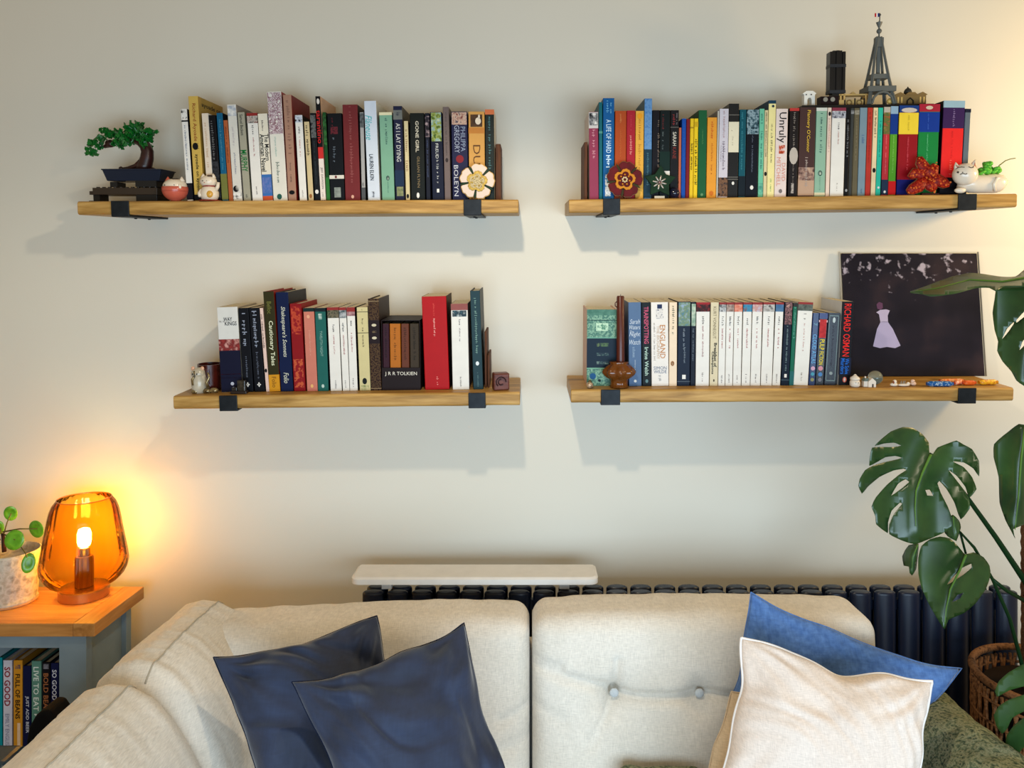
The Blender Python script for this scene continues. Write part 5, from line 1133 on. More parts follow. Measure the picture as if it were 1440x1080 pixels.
# --- white miniatures
D = 1.822; u = D / F
china = flat((222, 212, 198), .25)
B = on('LR', 1202, D)
t_ = thing('china_jar', 'tiny white china lidded jar beside the red-lettered paperback', 'miniature', B)
wpart(MB().lathe([(u * 5.5, 0), (u * 7, u * 2), (u * 7, u * 7), (u * 5.6, u * 9.4)], B, 18), 'jar', china, t_, smooth=True)
wpart(MB().lathe([(u * 6, u * 9.5), (u * 6.8, u * 10.6), (u * 6.4, u * 12.6), (u * 3.4, u * 15), (u * 1.6, u * 16.6)], B, 18), 'lid', china, t_, smooth=True)
wpart(MB().tube([B + Vector((u * 1.6 * math.cos(w_), 0, u * (15.8 + 1.6 * math.sin(w_)))) for w_ in [0, .6, 1.2, 1.8, 2.4, 3.14]], u * .5, 5), 'handle', china, t_)
for sx in (-1.5, 2): wpart(MB().ell(B + Vector((u * sx, -u * 6.8, u * 6.5)), u * .6, 6, 5), 'painted_dot', dark, t_)
B = on('LR', 1222, D - .003)
t_ = thing('china_cottage', 'tiny white china cottage with a dark doorway', 'miniature', B)
x = B.x; z = B.z; y0 = B.y
wpart(MB().prism([(x - u * 2.5, z), (x - u * 2.5, z + u * 8), (x + u * 2.7, z + u * 13), (x + u * 8, z + u * 8), (x + u * 8, z), (x + u * 5, z), (x + u * 5, z + u * 4), (x + u * 3.6, z + u * 5), (x + u * 2.4, z + u * 4), (x + u * 2.4, z)], y0 - u * 4, y0 + u * 6), 'gable', china, t_, bevel=.0003)
wpart(MB().bb((x + u * 2.3, y0 - u * 2, z), (x + u * 5.1, y0 - u * 1.4, z + u * 5)), 'doorway', dark, t_)
wpart(MB().bb((x - u * 8, y0 - u * 1.5, z), (x - u * 2.6, y0 + u * 6, z + u * 8)), 'wing', china, t_, bevel=.0003)
wpart(MB().prism([(x - u * 8.6, z + u * 8.1), (x - u * 6, z + u * 12), (x - u * 1, z + u * 12), (x - u * 2.6, z + u * 8.1)], y0 - u * 1.8, y0 + u * 6), 'roof', flat((110, 120, 112), .4), t_)
wpart(MB().bb((x - u * 5.6, y0 + u * 1, z + u * 12.1), (x - u * 4, y0 + u * 3, z + u * 14.5)), 'chimney', china, t_)
B = on('LR', 1231, 1.848); u2 = 1.848 / F
def glass(c, rough=.02):
    m, t, b = nt('glass'); b.inputs['Base Color'].default_value = (*S(c), 1); b.inputs['Roughness'].default_value = rough
    b.inputs['Transmission Weight'].default_value = .85; b.inputs['IOR'].default_value = 1.3
    return m
t_ = thing('glass_ball', 'small greenish clear glass ball behind the white cottage', 'glass ball', B)
wpart(MB().ell(B + Vector((0, 0, u2 * 9.8)), u2 * 9.8, 24, 14), 'ball', glass((190, 206, 196)), t_, smooth=True)
for (x0, shape, lb) in ((1257, 0, 'tiny cream china animal crouching beside the flat one'), (1271, 1, 'tiny flat cream china animal with raised grey limbs'), (1284, 2, 'tiny pinkish china animal near the blue sweet')):
    B = on('LR', x0, D + (.0 if shape < 2 else .008))
    t_ = thing('china_animal', lb, 'miniature', B, 'tiny china animals in front of the picture sleeve')
    if shape == 0:
        wpart(MB().ell(B + Vector((0, 0, u * 2.6)), (u * 5.6, u * 3, u * 2.6), 12, 8), 'body', china, t_, smooth=True)
        wpart(MB().ell(B + Vector((u * 1, 0, u * 6.4)), (u * 3, u * 2.4, u * 3.2), 10, 7), 'head', china, t_, smooth=True)
        wpart(MB().ell(B + Vector((-u * 1.4, -u * 1.4, u * 6)), (u * 1.3, u * 1.4, u * 2.2), 8, 6), 'ear', flat((150, 90, 60), .4), t_, smooth=True)
    elif shape == 1:
        wpart(MB().ell(B + Vector((0, 0, u * 2)), (u * 8.6, u * 3, u * 2), 12, 8), 'body', china, t_, smooth=True)
        wpart(MB().ell(B + Vector((u * 6, 0, u * 4)), (u * 2.6, u * 2, u * 2.2), 10, 7), 'head', china, t_, smooth=True)
        for sx in (-3.6, -.6, 1.6):
            wpart(MB().tube([B + Vector((u * sx, 0, u * 2.4)), B + Vector((u * (sx - .6), 0, u * 5.6)), B + Vector((u * (sx + .2), 0, u * 8))], [u * 1, u * .8, u * .4], 6), 'limb', flat((150, 146, 136), .4), t_)
    else:
        wpart(MB().ell(B + Vector((0, 0, u * 3)), (u * 4.4, u * 3, u * 3), 12, 8), 'body', flat((216, 186, 166), .3), t_, smooth=True)
        wpart(MB().ell(B + Vector((-u * .6, 0, u * 6.4)), (u * 3.2, u * 2.6, u * 2.6), 10, 7), 'head', flat((222, 190, 170), .3), t_, smooth=True)
        wpart(MB().ell(B + Vector((u * .4, -u * 2.4, u * 6.4)), u * .5, 6, 5), 'eye', dark, t_)
# wrapped sweets: twisted foil bars
def sweet(x0, x1, hpx, D, cols, label, rotz=0.0):
    u = D / F
    B = on('LR', (x0 + x1) / 2, D)
    L = (x1 - x0) * u
    t_ = thing('wrapped_sweet', label, 'sweet', B, 'foil wrapped sweets on the shelf end')
    r_ = hpx * u / 2
    m3 = Matrix.Rotation(rotz, 3, 'Z')
    prof = []
    n = 18
    pts = [B + m3 @ Vector((L * (i / n - .5), 0, r_)) for i in range(n + 1)]
    rad = [r_ * (.62 if i in (0, n) else .82 if i in (1, n - 1) else .96 + .06 * (i % 2)) for i in range(n + 1)]
    wpart(MB().tube(pts, rad, 10), 'foil', blotch(cols, 160, .22, seed=x0 * .1, bump=.2), t_, smooth=True)
    for s_ in (0, n):
        d = (pts[-1] - pts[0]).normalized() * (1 if s_ else -1)
        wpart(MB().tube([pts[s_], pts[s_] + d * r_ * .35], [r_ * .6, r_ * .66], 10), 'wrapper_end', flat(cols[0], .3), t_)
sweet(1304.5, 1338.5, 7.8, 1.818, [(18, 84, 146), (20, 96, 160), (190, 210, 220)], 'blue foil wrapped sweet with white print', -.03)
sweet(1321, 1355, 6.6, 1.860, [(206, 76, 24), (226, 130, 40), (230, 190, 150)], 'long orange foil sweet lying behind the blue one', .08)
sweet(1341, 1354.5, 6.2, 1.838, [(206, 90, 40), (226, 140, 100), (236, 200, 180)], 'pale orange foil sweet touching the blue one', .35)
sweet(1354.8, 1370.5, 7.2, 1.832, [(200, 80, 24), (226, 120, 50)], 'short plain orange foil sweet', 0.05)
sweet(1377, 1401.5, 8, 1.835, [(200, 140, 20), (230, 180, 50), (190, 110, 20)], 'mustard yellow ridged foil sweet at the shelf end', 0.06)
# small ornaments stand square on their tipped boards
for o_ in list(bpy.data.objects):
    if o_.type == 'EMPTY' and o_.name.split('.')[0] in ('brick_bonsai', 'cat_ball_ornament', 'waving_cat_figurine', 'flower_ornament', 'rose_ornament', 'star_ornament', 'beaded_star_ornament', 'cat_planter', 'animal_cup', 'glass_house', 'carved_block', 'china_jar', 'china_cottage', 'china_animal', 'wrapped_sweet'):
        o_.rotation_euler.x = TILT
# ------------------------------------------------------------------ side table with books
oak = wood('oiled_oak', (150, 96, 44), (186, 128, 66), (206, 150, 86), 'X', .8, .38)
oak_end = wood('oak_breadboard', (140, 90, 42), (172, 118, 60), (196, 142, 82), 'Y', .8, .38)
paint = blotch([(128, 144, 152), (138, 154, 162)], 14, .5)
TZ, TF, TB = 0.765, 1.705, 1.925
TX = P(133, 0, TF).x
st = thing('side_table', 'grey painted side table with an oak top and book shelf', 'side table', (TX - .3, (TF + TB) / 2, 0))
jx = P(102.5, 0, TF).x
SL = .030
wpart(MB().bb((TX - .62, TF, TZ - SL), (jx - .0006, TB, TZ)), 'table_top', oak, st, bevel=.0015)
wpart(MB().bb((jx, TF, TZ - SL), (TX, TB, TZ)), 'breadboard_end', oak_end, st, bevel=.0015)
pf = TF + .012                                      # posts and rails
x0, x1 = P(83, 0, pf).x, P(121, 0, pf).x
wpart(MB().bb((x0, pf, 0), (x1, pf + .024, TZ - SL - .0003)), 'post', paint, st, bevel=.001)
wpart(MB().bb((x0, TB - .036, 0), (x1, TB - .012, TZ - SL - .0003)), 'post', paint, st, bevel=.001)
wpart(MB().bb((x0 - .54, pf, 0), (x0 - .48, pf + .024, TZ - SL - .0003)), 'post', paint, st, bevel=.001)
wpart(MB().bb((x0 - .48, pf + .002, TZ - SL - .032), (x0 - .0004, pf + .02, TZ - SL - .0003)), 'rail', paint, st, bevel=.001)
wpart(MB().bb((x1 - .02, pf + .0245, .12), (x1 - .012, TB - .0365, TZ - SL - .0003)), 'side_panel', paint, st)
wpart(MB().bb((x0 - .5, TB - .02, .12), (x0 + .02, TB - .014, TZ - SL - .0003)), 'back_panel', paint, st)
SHZ = .32
wpart(MB().bb((x0 - .48, pf + .026, SHZ - .02), (x0 - .001, TB - .022, SHZ)), 'shelf_board', oak, st)
# cook books
D = pf + .030
CB = [(-2, 3, 925, (20, 150, 160), 'tall turquoise book at the frame end of the table shelf', []),
      (4, 17, 929, (206, 204, 214), 'white cookery book with red capitals', [('t', 'SO GOOD', 938, 993, .5, 8.5, (150, 60, 70), .02), ('t', 'EMILY ENGLISH', 1004, 1053, .5, 5.5, (150, 150, 170))]),
      (18.5, 31.5, 929, (206, 150, 50), 'mustard yellow cookery book with black capitals', [('p', 935, 941, [(60, 60, 90), (206, 150, 50)], .2, .8), ('t', 'FULL OF BEANS', 948, 1011, .5, 6.5, (50, 36, 24), .015), ('p', 1017, 1054, [(220, 190, 150), (230, 200, 170)], .45, .8)]),
      (31.8, 43.5, 937, (20, 32, 76), 'dark blue cookery book with small white capitals', [('t', 'JUST ADD BEER', 979, 1031, .55, 5.5, (210, 214, 226), .015)]),
      (44, 58, 930, (106, 150, 136), 'sage green cookery book with large white capitals', [('t', 'LIVE TO EAT', 938, 1000, .5, 7.5, (226, 236, 230), .015), ('g', 1004, 1030, .5, 7, (226, 236, 230))]),
      (59, 70.5, 932, (26, 26, 36), 'black cookery book with orange capitals', [('p', 934, 941, [(130, 130, 140), (26, 26, 36)], .15, .85), ('t', 'BOLD BEANS', 947, 1009, .5, 7, (176, 120, 80), .015)]),
      (71, 82.5, 933, (24, 36, 84), 'navy cookery book with white capitals beside the table post', [('t', 'SO GOOD EASY', 942, 1008, .5, 6.5, (226, 230, 240), .02)])]
for (xa, xb, yt, c, lb, ex) in CB:
    A_, B_ = P(xa, yt, D), P(xb, 0, D)
    make_book('hardback_book', lb, 'book', 'cookery books on the side table shelf', (A_.x + B_.x) / 2, SHZ + .0003, D, B_.x - A_.x - .0008, A_.z - SHZ, .13, 0, c, [v * .8 for v in c], True, ex,
              lambda yy: EYE - (yy - CY) * D / F - SHZ, D / F)

# ------------------------------------------------------------------ amber glass lamp
LD = 1.862; u = LD / F
B = Vector(((118.5 - CX) * u, LD, TZ + .0004))
lamp = thing('table_lamp', 'lit amber ribbed glass lamp on the oak table top', 'lamp', B)
brass = flat((190, 150, 100), .25, .9)
def amber():
    m, t, b = nt('amber_glass')
    t.nodes.remove(b)
    out = t.nodes['Material Output']
    lw = t.nodes.new('ShaderNodeLayerWeight'); lw.inputs['Blend'].default_value = .5
    r = t.nodes.new('ShaderNodeValToRGB')
    r.color_ramp.elements[0].position = 0.0; r.color_ramp.elements[0].color = (1.0, .67, .15, 1)
    r.color_ramp.elements[1].position = 1.0; r.color_ramp.elements[1].color = (.86, .42, .05, 1)
    t.links.new(lw.outputs['Facing'], r.inputs['Fac'])
    tr = t.nodes.new('ShaderNodeBsdfTransparent'); t.links.new(r.outputs['Color'], tr.inputs[0])
    gl = t.nodes.new('ShaderNodeBsdfGlossy'); gl.inputs['Roughness'].default_value = .06; gl.inputs['Color'].default_value = (1, .85, .6, 1)
    fr = t.nodes.new('ShaderNodeFresnel'); fr.inputs['IOR'].default_value = 1.2
    mx = t.nodes.new('ShaderNodeMixShader')
    t.links.new(fr.outputs[0], mx.inputs[0]); t.links.new(tr.outputs[0], mx.inputs[1]); t.links.new(gl.outputs[0], mx.inputs[2])
    t.links.new(mx.outputs[0], out.inputs[0])
    return m
u *= .93
zz = lambda y: (847 - y) * u                        # height above the table by pixel row
prof = [(u * 33, zz(832)), (u * 38, zz(829)), (u * 47, zz(823)), (u * 54, zz(815)), (u * 58.5, zz(806)), (u * 60, zz(797)), (u * 58.5, zz(785)), (u * 55, zz(765)), (u * 51.5, zz(745)), (u * 48.5, zz(727)), (u * 46, zz(716)), (u * 42.5, zz(707)), (u * 38, zz(701)), (u * 36, zz(699))]
fine = []
for i in range(len(prof) - 1):
    for k in range(3):
        f_ = k / 3; fine.append((prof[i][0] * (1 - f_) + prof[i + 1][0] * f_, prof[i][1] * (1 - f_) + prof[i + 1][1] * f_))
fine.append(prof[-1])
ribs = lambda w_, z: 1 + .0045 * math.cos(26 * w_)
wpart(MB().lathe(fine, B, 156, ribs, cap=False), 'glass_shade', amber(), lamp, smooth=True)
wpart(MB().tube([B + Vector((u * 36.4 * math.cos(w_), u * 36.4 * math.sin(w_), zz(699))) for w_ in [i * 2 * math.pi / 40 for i in range(41)]], u * .8, 6), 'shade_rim', flat((190, 110, 30), .15), lamp, smooth=True)
wpart(MB().lathe([(u * 34, 0), (u * 34.5, .001), (u * 34.5, zz(833)), (u * 33, zz(831.5))], B, 48), 'base', brass, lamp, smooth=30)
hold = wpart(MB().lathe([(u * 12, zz(831)), (u * 12.6, zz(829)), (u * 12.6, zz(790)), (u * 11, zz(786))], B, 48, lambda w_, z: 1 + .03 * math.cos(16 * w_)), 'bulb_holder', flat((150, 104, 56), .3, .5), lamp, smooth=30)
wpart(MB().lathe([(u * 8, zz(786)), (u * 8, zz(777)), (u * 6.5, zz(773))], B, 20), 'bulb_cap', brass, lamp, smooth=30)
def glow(c, s):
    m, t, b = nt('bulb_glow')
    b.inputs['Emission Color'].default_value = (*c, 1); b.inputs['Emission Strength'].default_value = s
    b.inputs['Base Color'].default_value = (*c, 1)
    return m
bulb = wpart(MB().lathe([(u * 3, zz(773)), (u * 8, zz(770)), (u * 9.4, zz(764)), (u * 9.4, zz(752)), (u * 7.5, zz(746)), (u * 3, zz(744))], B, 20), 'bulb', glow((1.0, .74, .34), 115), lamp, sub=hold, smooth=True)

# ------------------------------------------------------------------ potted money plant
D = 1.83; u = D / F
B = Vector(((13 - CX) * u, D, TZ + .0004))
pt = thing('plant_pot', 'rough cream cylindrical plant pot beside the amber lamp', 'plant pot', B)
rough_c = blotch([(176, 164, 144), (200, 190, 172), (160, 148, 130)], 60, .8, bump=1.0)
sc2 = lambda w_, z: 1 + .03 * noise.noise(Vector((math.cos(w_) * 9, math.sin(w_) * 9, z * 190)))
pp = [(u * 32, 0), (u * 34, .003), (u * 34.5, .008), (u * 34, .012)] + [(u * (34 + 4.5 * i / 14), .012 + (u * 72 - .012) * i / 14) for i in range(15)] + [(u * 36.5, u * 72.4), (u * 35, u * 62)]
wpart(MB().lathe(pp, B, 120, sc2), 'pot', rough_c, pt, smooth=True)
wpart(MB().lathe([(u * 35, u * 60), (u * 34, u * 61)], B, 30), 'soil', flat((54, 42, 32), .95), pt)
wpart(MB().lathe([(u * 35, .0), (u * 35.6, .003), (u * 34.6, .005)], B, 60), 'saucer_rim', flat((190, 150, 110), .5), pt, smooth=True)
pl = thing('money_plant', 'small plant with round glossy green leaves in the cream pot', 'plant', B + Vector((0, 0, u * 61)))
gl_leaf = blotch([(90, 150, 30), (120, 176, 44), (70, 124, 24)], 30, .3)
stem_m = flat((120, 110, 60), .5)
c0 = P(4, 778, D)
def disc_leaf(x, y, rx, ry, dD, tilt, stem_from):
    c = P(x, y, D + dD)
    mb = MB(); n = 20
    m = Matrix.Rotation(tilt[0], 3, 'X') @ Matrix.Rotation(tilt[1], 3, 'Z')
    vs_ = [c + m @ Vector((0, .004, 0))]
    for rr_ in (.5, 1):
        for k in range(n):
            w_ = 2 * math.pi * k / n
            vs_.append(c + m @ Vector((rx * u * rr_ * math.cos(w_), .004 * (1 - rr_ ** 2), ry * u * rr_ * math.sin(w_))))
    fs_ = [(0, 1 + k, 1 + (k + 1) % n) for k in range(n)] + [(1 + k, 1 + n + k, 1 + n + (k + 1) % n, 1 + (k + 1) % n) for k in range(n)]
    mb.add(vs_, fs_)
    o = wpart(mb, 'leaf', gl_leaf, pl, smooth=True)
    md = o.modifiers.new('thick', 'SOLIDIFY'); md.thickness = .0012
    if stem_from:
        s0 = P(*stem_from, D)
        wpart(MB().tube([s0, s0.lerp(c, .5) + Vector((0, 0, .004)), c + Vector((0, .002, 0))], [u * 1.1, u * .9, u * .7], 6), 'stem', stem_m, pl, smooth=True)
disc_leaf(15, 722, 8.5, 11, 0, (.2, .35), (5, 752))
disc_leaf(51.5, 744, 12.5, 12.5, -.01, (.1, -.25), (4, 748))
disc_leaf(20, 759.5, 12.8, 13.5, -.03, (-.15, .1), (6, 752))
disc_leaf(-1, 742, 6, 10, .01, (.1, .5), (4, 760))
disc_leaf(-14, 730, 11, 12, .0, (.1, .3), (0, 760))
disc_leaf(40, 792, 8, 13, -.068, (-.25, .5), None)
wpart(MB().tube([P(6, 776, D), P(5, 764, D), P(4, 750, D)], [u * 3, u * 2.6, u * 2], 7), 'stalk', flat((70, 44, 34), .7), pl, smooth=True)
wpart(MB().tube([P(30, 770, D - .05), P(36, 778, D - .070), P(38, 784, D - .074)], [u * .9, u * .8, u * .7], 6), 'stem', stem_m, pl, smooth=True)

# ------------------------------------------------------------------ radiator and its shelf
navy = blotch([(16, 28, 50), (22, 36, 62)], 12, .36)
RZ = .794
rx0, rx1 = P(508, 0, 1.83).x, P(1432, 0, 1.83).x
rad = thing('column_radiator', 'dark navy column radiator on the wall behind the sofa', 'radiator', ((rx0 + rx1) / 2, 1.85, .0))
n = 27
pitch = (rx1 - rx0) / n
tube_f = tube_b = None
def tube_mesh():
    mb = MB()
    mb.lathe([(.0245, .14), (.0262, .146), (.0262, RZ - .010), (.0250, RZ - .006), (.021, RZ - .0035), (.0005, RZ - .003)], (0, 0, 0), 18)
    for k, v in enumerate(mb.v): v.y *= .52
    return mb
for i in range(n):
    for yy in (1.829, 1.862):
        if tube_f is None:
            tube_f = tube_mesh().build('tube', navy, parent=rad, smooth=35)
            o = tube_f
        else:
            o = tube_f.copy(); COL.objects.link(o); o.parent = rad
        o.location = (rx0 + pitch * (i + .5) - rad.location.x + (0.004 if yy > 1.85 else 0), yy - rad.location.y, 0)
for zz_ in (.17, RZ - .04):
    wpart(MB().bb((rx0 + .02, 1.838, zz_ - .012), (rx1 - .02, 1.853, zz_ + .012)), 'header_pipe', navy, rad)
for xx in (rx0 + .3, rx1 - .3):
    wpart(MB().bb((xx - .02, 1.872, .6), (xx + .02, WALL - .0005, .64)), 'wall_bracket', navy, rad)
for xx in (rx0 + .10, rx1 - .10):
    wpart(MB().bb((xx - .02, 1.84, 0), (xx + .02, 1.86, .145)), 'foot', navy, rad)
# shelf over the radiator
f_, b_ = 1.795, 1.888
zs = EYE - (813 - CY) * f_ / F
zlow = EYE - (822.5 - CY) * f_ / F
xa, xb = P(492, 0, f_).x, P(842, 0, f_).x
white_p = flat((226, 222, 216), .4)
def rrect(x0, x1, y0, y1, r, n=8):
    pts = []
    for cx_, cy_, a0 in ((x1 - r, y0 + r, -90), (x1 - r, y1 - .004, 0), (x0 + r, y1 - .004, 90), (x0 + r, y0 + r, 180)):
        rr_ = r if cy_ == y0 + r else .004
        for k in range(n + 1):
            w_ = R(a0 + 90 * k / n)
            ox = cx_ if rr_ == r else (x1 - .004 if cx_ > (x0 + x1) / 2 else x0 + .004)
            pts.append((ox + rr_ * math.cos(w_), cy_ + rr_ * math.sin(w_)))
    return pts
mb = MB()
po = rrect(xa, xb, f_, b_, .022); pi_ = rrect(xa + .006, xb - .006, f_ + .006, b_ - .001, .018)
m_ = len(po)
mb.add([(p[0], p[1], zlow) for p in po] + [(p[0], p[1], zs - .004) for p in po] + [(p[0], p[1], zs) for p in pi_],
       [tuple(range(m_))] + [(k, (k + 1) % m_, m_ + (k + 1) % m_, m_ + k) for k in range(m_)] + [(m_ + k, m_ + (k + 1) % m_, 2 * m_ + (k + 1) % m_, 2 * m_ + k) for k in range(m_)] + [tuple(2 * m_ + k for k in range(m_))])
rs = thing('radiator_shelf', 'long white shelf with rounded corners above the radiator', 'shelf', ((xa + xb) / 2, b_, zlow))
wpart(mb, 'board', white_p, rs, smooth=30)
for xx in (xa + .08, xb - .08):
    wpart(MB().bb((xx - .012, 1.835, RZ - .001), (xx + .012, 1.86, zlow - .0004)), 'bracket', white_p, rs)

# ------------------------------------------------------------------ sofa
linen = cloth('sofa_linen', (220, 212, 199), (210, 201, 186), 700, .35, .95, .2)
piping = cloth('sofa_piping', (180, 170, 150), None, 700, .2, .95, .1)
sofa = thing('corner_sofa', 'pale beige linen corner sofa with buttoned back cushions', 'sofa', (0, 1.3, 0))
def cushion_mesh(hx, hy, hz, r, nx, ny, nz, fn):
    """rounded box grid; fn(p, n) returns the shaped point"""
    vs_, idx = [], {}
    def vid(p):
        k = tuple(round(c, 6) for c in p)
        if k not in idx:
            idx[k] = len(vs_); vs_.append(Vector(p))
        return idx[k]
    def sp(i, n, h):                                # denser near the edges
        t = i / n * 2 - 1
        return h * math.copysign(abs(math.sin(t * math.pi / 2)) ** .8, t)
    fs_ = []
    def face(axis, sgn, na, nb, ha, hb, hc):
        for i in range(na):
            for j in range(nb):
                q = []
                for (ii, jj) in ((i, j), (i + 1, j), (i + 1, j + 1), (i, j + 1)):
                    a_, b2 = sp(ii, na, ha), sp(jj, nb, hb)
                    p = {0: (sgn * hc, a_, b2), 1: (a_, sgn * hc, b2), 2: (a_, b2, sgn * hc)}[axis]
                    q.append(vid(p))
                fs_.append(tuple(q))
    for s_ in (-1, 1):
        face(0, s_, ny, nz, hy, hz, hx); face(1, s_, nx, nz, hx, hz, hy); face(2, s_, nx, ny, hx, hy, hz)
    out = []
    for p in vs_:
        c = Vector((max(-hx + r, min(hx - r, p.x)), max(-hy + r, min(hy - r, p.y)), max(-hz + r, min(hz - r, p.z))))
        d = p - c
        if d.length > 1e-6:
            nrm = d.normalized(); q = c + nrm * r
        else:
            nrm = Vector((0, 0, 0)); q = p
        out.append(fn(q, p))
    return out, fs_

def fold(x, z, pts, w=.012):                        # depth of a crease along a polyline in cushion coordinates
    best = 9
    for (a_, b2) in zip(pts[:-1], pts[1:]):
        a_, b2 = Vector(a_), Vector(b2)
        t = max(0, min(1, (Vector((x, z)) - a_).dot(b2 - a_) / max(1e-9, (b2 - a_).length_squared)))
        best = min(best, (Vector((x, z)) - a_.lerp(b2, t)).length)
    return math.exp(-(best / w) ** 2)

def back_cushion(xl, xr, ztop, zbot, yf, yb, buttons, creases, seed, topfn):
    hx, hy, hz = (xr - xl) / 2, (yb - yf) / 2, (ztop - zbot) / 2
    cx, cy, cz = (xl + xr) / 2, (yf + yb) / 2, (ztop + zbot) / 2
    def fn(q, p):
        ux, uz = q.x / hx, q.z / hz
        bul = (1 - ux ** 4) * (1 - uz ** 4)
        x, y, z = q
        frontness = max(0, -p.y / hy)
        y -= .022 * bul * frontness
        if p.z > hz * .5: z += topfn(q.x / hx) * min(1, (p.z / hz - .5) * 2)
        px_, pz_ = q.x, q.z
        if frontness > .5:
            for (bx, bz) in buttons:
                d2 = (px_ - bx) ** 2 + (pz_ - bz) ** 2
                y += .024 * math.exp(-d2 / .0011) + .010 * math.exp(-d2 / .012)
            for (pts, dep, wd) in creases:
                y += dep * fold(px_, pz_, pts, wd)
            y += .003 * noise.noise(Vector((px_ * 9 + seed, pz_ * 7, seed)))
        n3 = noise.noise(Vector((q.x * 22 + seed, q.y * 16, q.z * 14)))
        z += .0022 * n3 * (1 if p.z > hz * .8 else 0)
        # lean back a little
        y += (z + hz) * .13
        return Vector((cx + x, cy + y, cz + z))
    v, f = cushion_mesh(hx, hy, hz, .034, 150, 12, 100, fn)
    mb = MB().add(v, f)
    return mb, (cx, cy, cz, hx, hy, hz)

z2 = .835
def front_y(bx, bz, info):
    cx, cy, cz, hx, hy, hz = info
    return cy - hy - .022 * (1 - (bx / hx) ** 4) * (1 - (bz / hz) ** 4) + (bz + hz) * .13
# left cushion
mb, inf1 = back_cushion(-.70, .004, .806, .36, 1.545, 1.69, [],
    [([(.35, -.0), (.27, -.03)], .010, .010), ([(.35, .06), (.29, .035)], .008, .009), ([(.35, -.08), (.28, -.10)], .008, .010), ([(.35, -.15), (.25, -.17)], .008, .010)], 1.3,
    lambda t: -.010 * (t + 1) * .0 + .008 * math.sin(t * 2.2 + .4) - .012 * max(0, -t - .6))
c1 = wpart(mb, 'back_cushion', linen, sofa, smooth=True)
# right cushion with two buttons
BZ = 0.078
bxs = [P(865, 0, 1.575).x - .378, P(986, 0, 1.575).x - .378, P(1107, 0, 1.575).x - .378]
mb, inf2 = back_cushion(.010, .746, .820, .36, 1.540, 1.69, [(b, BZ) for b in bxs],
    [([(bxs[0], BZ), (bxs[2], BZ)], .017, .010), ([(-.365, BZ + .055), (-.22, BZ + .02), (bxs[0], BZ)], .011, .010), ([(bxs[0], BZ), (bxs[0] + .005, BZ + .07)], .010, .007), ([(bxs[0], BZ), (bxs[0] - .05, BZ - .09)], .009, .009),
     ([(-.365, .15), (-.31, .135)], .007, .010), ([(-.365, .06), (-.30, .03)], .006, .010), ([(-.365, -.08), (-.28, -.11)], .006, .012)], 6.1,
    lambda t: .007 * math.cos(t * 1.6) - .016 * max(0, -t - .75) * 4 * .3 - .02 * max(0, t - .88) * 2)
c2 = wpart(mb, 'back_cushion', linen, sofa, smooth=True)
for b in bxs[:2]:
    yb_ = front_y(b, BZ, inf2) + .024 + .010 - .004
    wpart(MB().ell((inf2[0] + b, yb_ + .002, inf2[2] + BZ), (.0098, .005, .0098), 16, 8), 'button', cloth('button_linen', (196, 200, 200), None, 900, .2, .9), sofa, sub=c2, smooth=True)
# seams along the top edges
for inf, x0_, x1_, tf in ((inf1, -.66, -.02, lambda t: .008 * math.sin(t * 2.2 + .4) - .012 * max(0, -t - .6)), (inf2, .035, .722, lambda t: .007 * math.cos(t * 1.6) - .02 * max(0, t - .88) * 2)):
    cx, cy, cz, hx, hy, hz = inf
    pts = []
    for i in range(41):
        x = x0_ + (x1_ - x0_) * i / 40
        t = (x - cx) / hx
        zq = hz - .014
        pts.append((x, cy - hy + .0085 + .13 * (zq + hz) + .0003, cz + zq + tf(t) - .003))
    wpart(MB().tube(pts, .0014, 6), 'seam', piping, sofa, sub=c1 if inf is inf1 else c2, smooth=True)
# the side run: cross-section swept toward the room
SEC = [(-.83, .05), (-.838, .35), (-.832, .62), (-.822, .72), (-.80, .785), (-.77, .812), (-.735, .822), (-.70, .818), (-.665, .800), (-.635, .768), (-.605, .722), (-.575, .665), (-.55, .60), (-.535, .53), (-.53, .45), (-.53, .05)]
def side_run(y0, y1, seed, crest=0.0, wr=.0016):
    vs_, fs_ = [], []
    n = 60
    m_ = len(SEC)
    # finer cross-section
    sec = []
    for i in range(m_ - 1):
        for k in range(4):
            f = k / 4; sec.append((SEC[i][0] * (1 - f) + SEC[i + 1][0] * f, SEC[i][1] * (1 - f) + SEC[i + 1][1] * f))
    sec.append(SEC[-1])
    M = len(sec)
    cxx, czz = -.68, .45
    for i in range(n + 1):
        t = i / n
        y = y0 + (y1 - y0) * t
        e = min(t, 1 - t) * (y1 - y0)
        sh = 1 - .10 * max(0, 1 - e / .05) ** 2
        for j, (x, z) in enumerate(sec):
            xx = cxx + (x - cxx) * sh; zz_ = czz + (z - czz) * sh
            w_ = wr * (noise.noise(Vector((x * 5 + seed, y * 46, z * 5))) + .7 * noise.noise(Vector((x * 11, y * 90, z * 11 + seed))))
            w_ *= 1.6 if z > .66 and x < -.62 else .7
            big = .007 * noise.noise(Vector((x * 4 + seed * 3, y * 5, z * 5)))
            nrm = Vector((x - cxx, 0, z - .55)).normalized()
            vs_.append(Vector((xx, y, zz_)) + nrm * (w_ + big))
    for i in range(n):
        for j in range(M - 1):
            fs_.append((i * M + j, i * M + j + 1, (i + 1) * M + j + 1, (i + 1) * M + j))
    fs_ += [tuple(range(M)), tuple(n * M + j for j in range(M))]
    return MB().add(vs_, fs_), [vs_[i * M + 28] + Vector((0, 0, .0006)) for i in range(2, n - 1)]
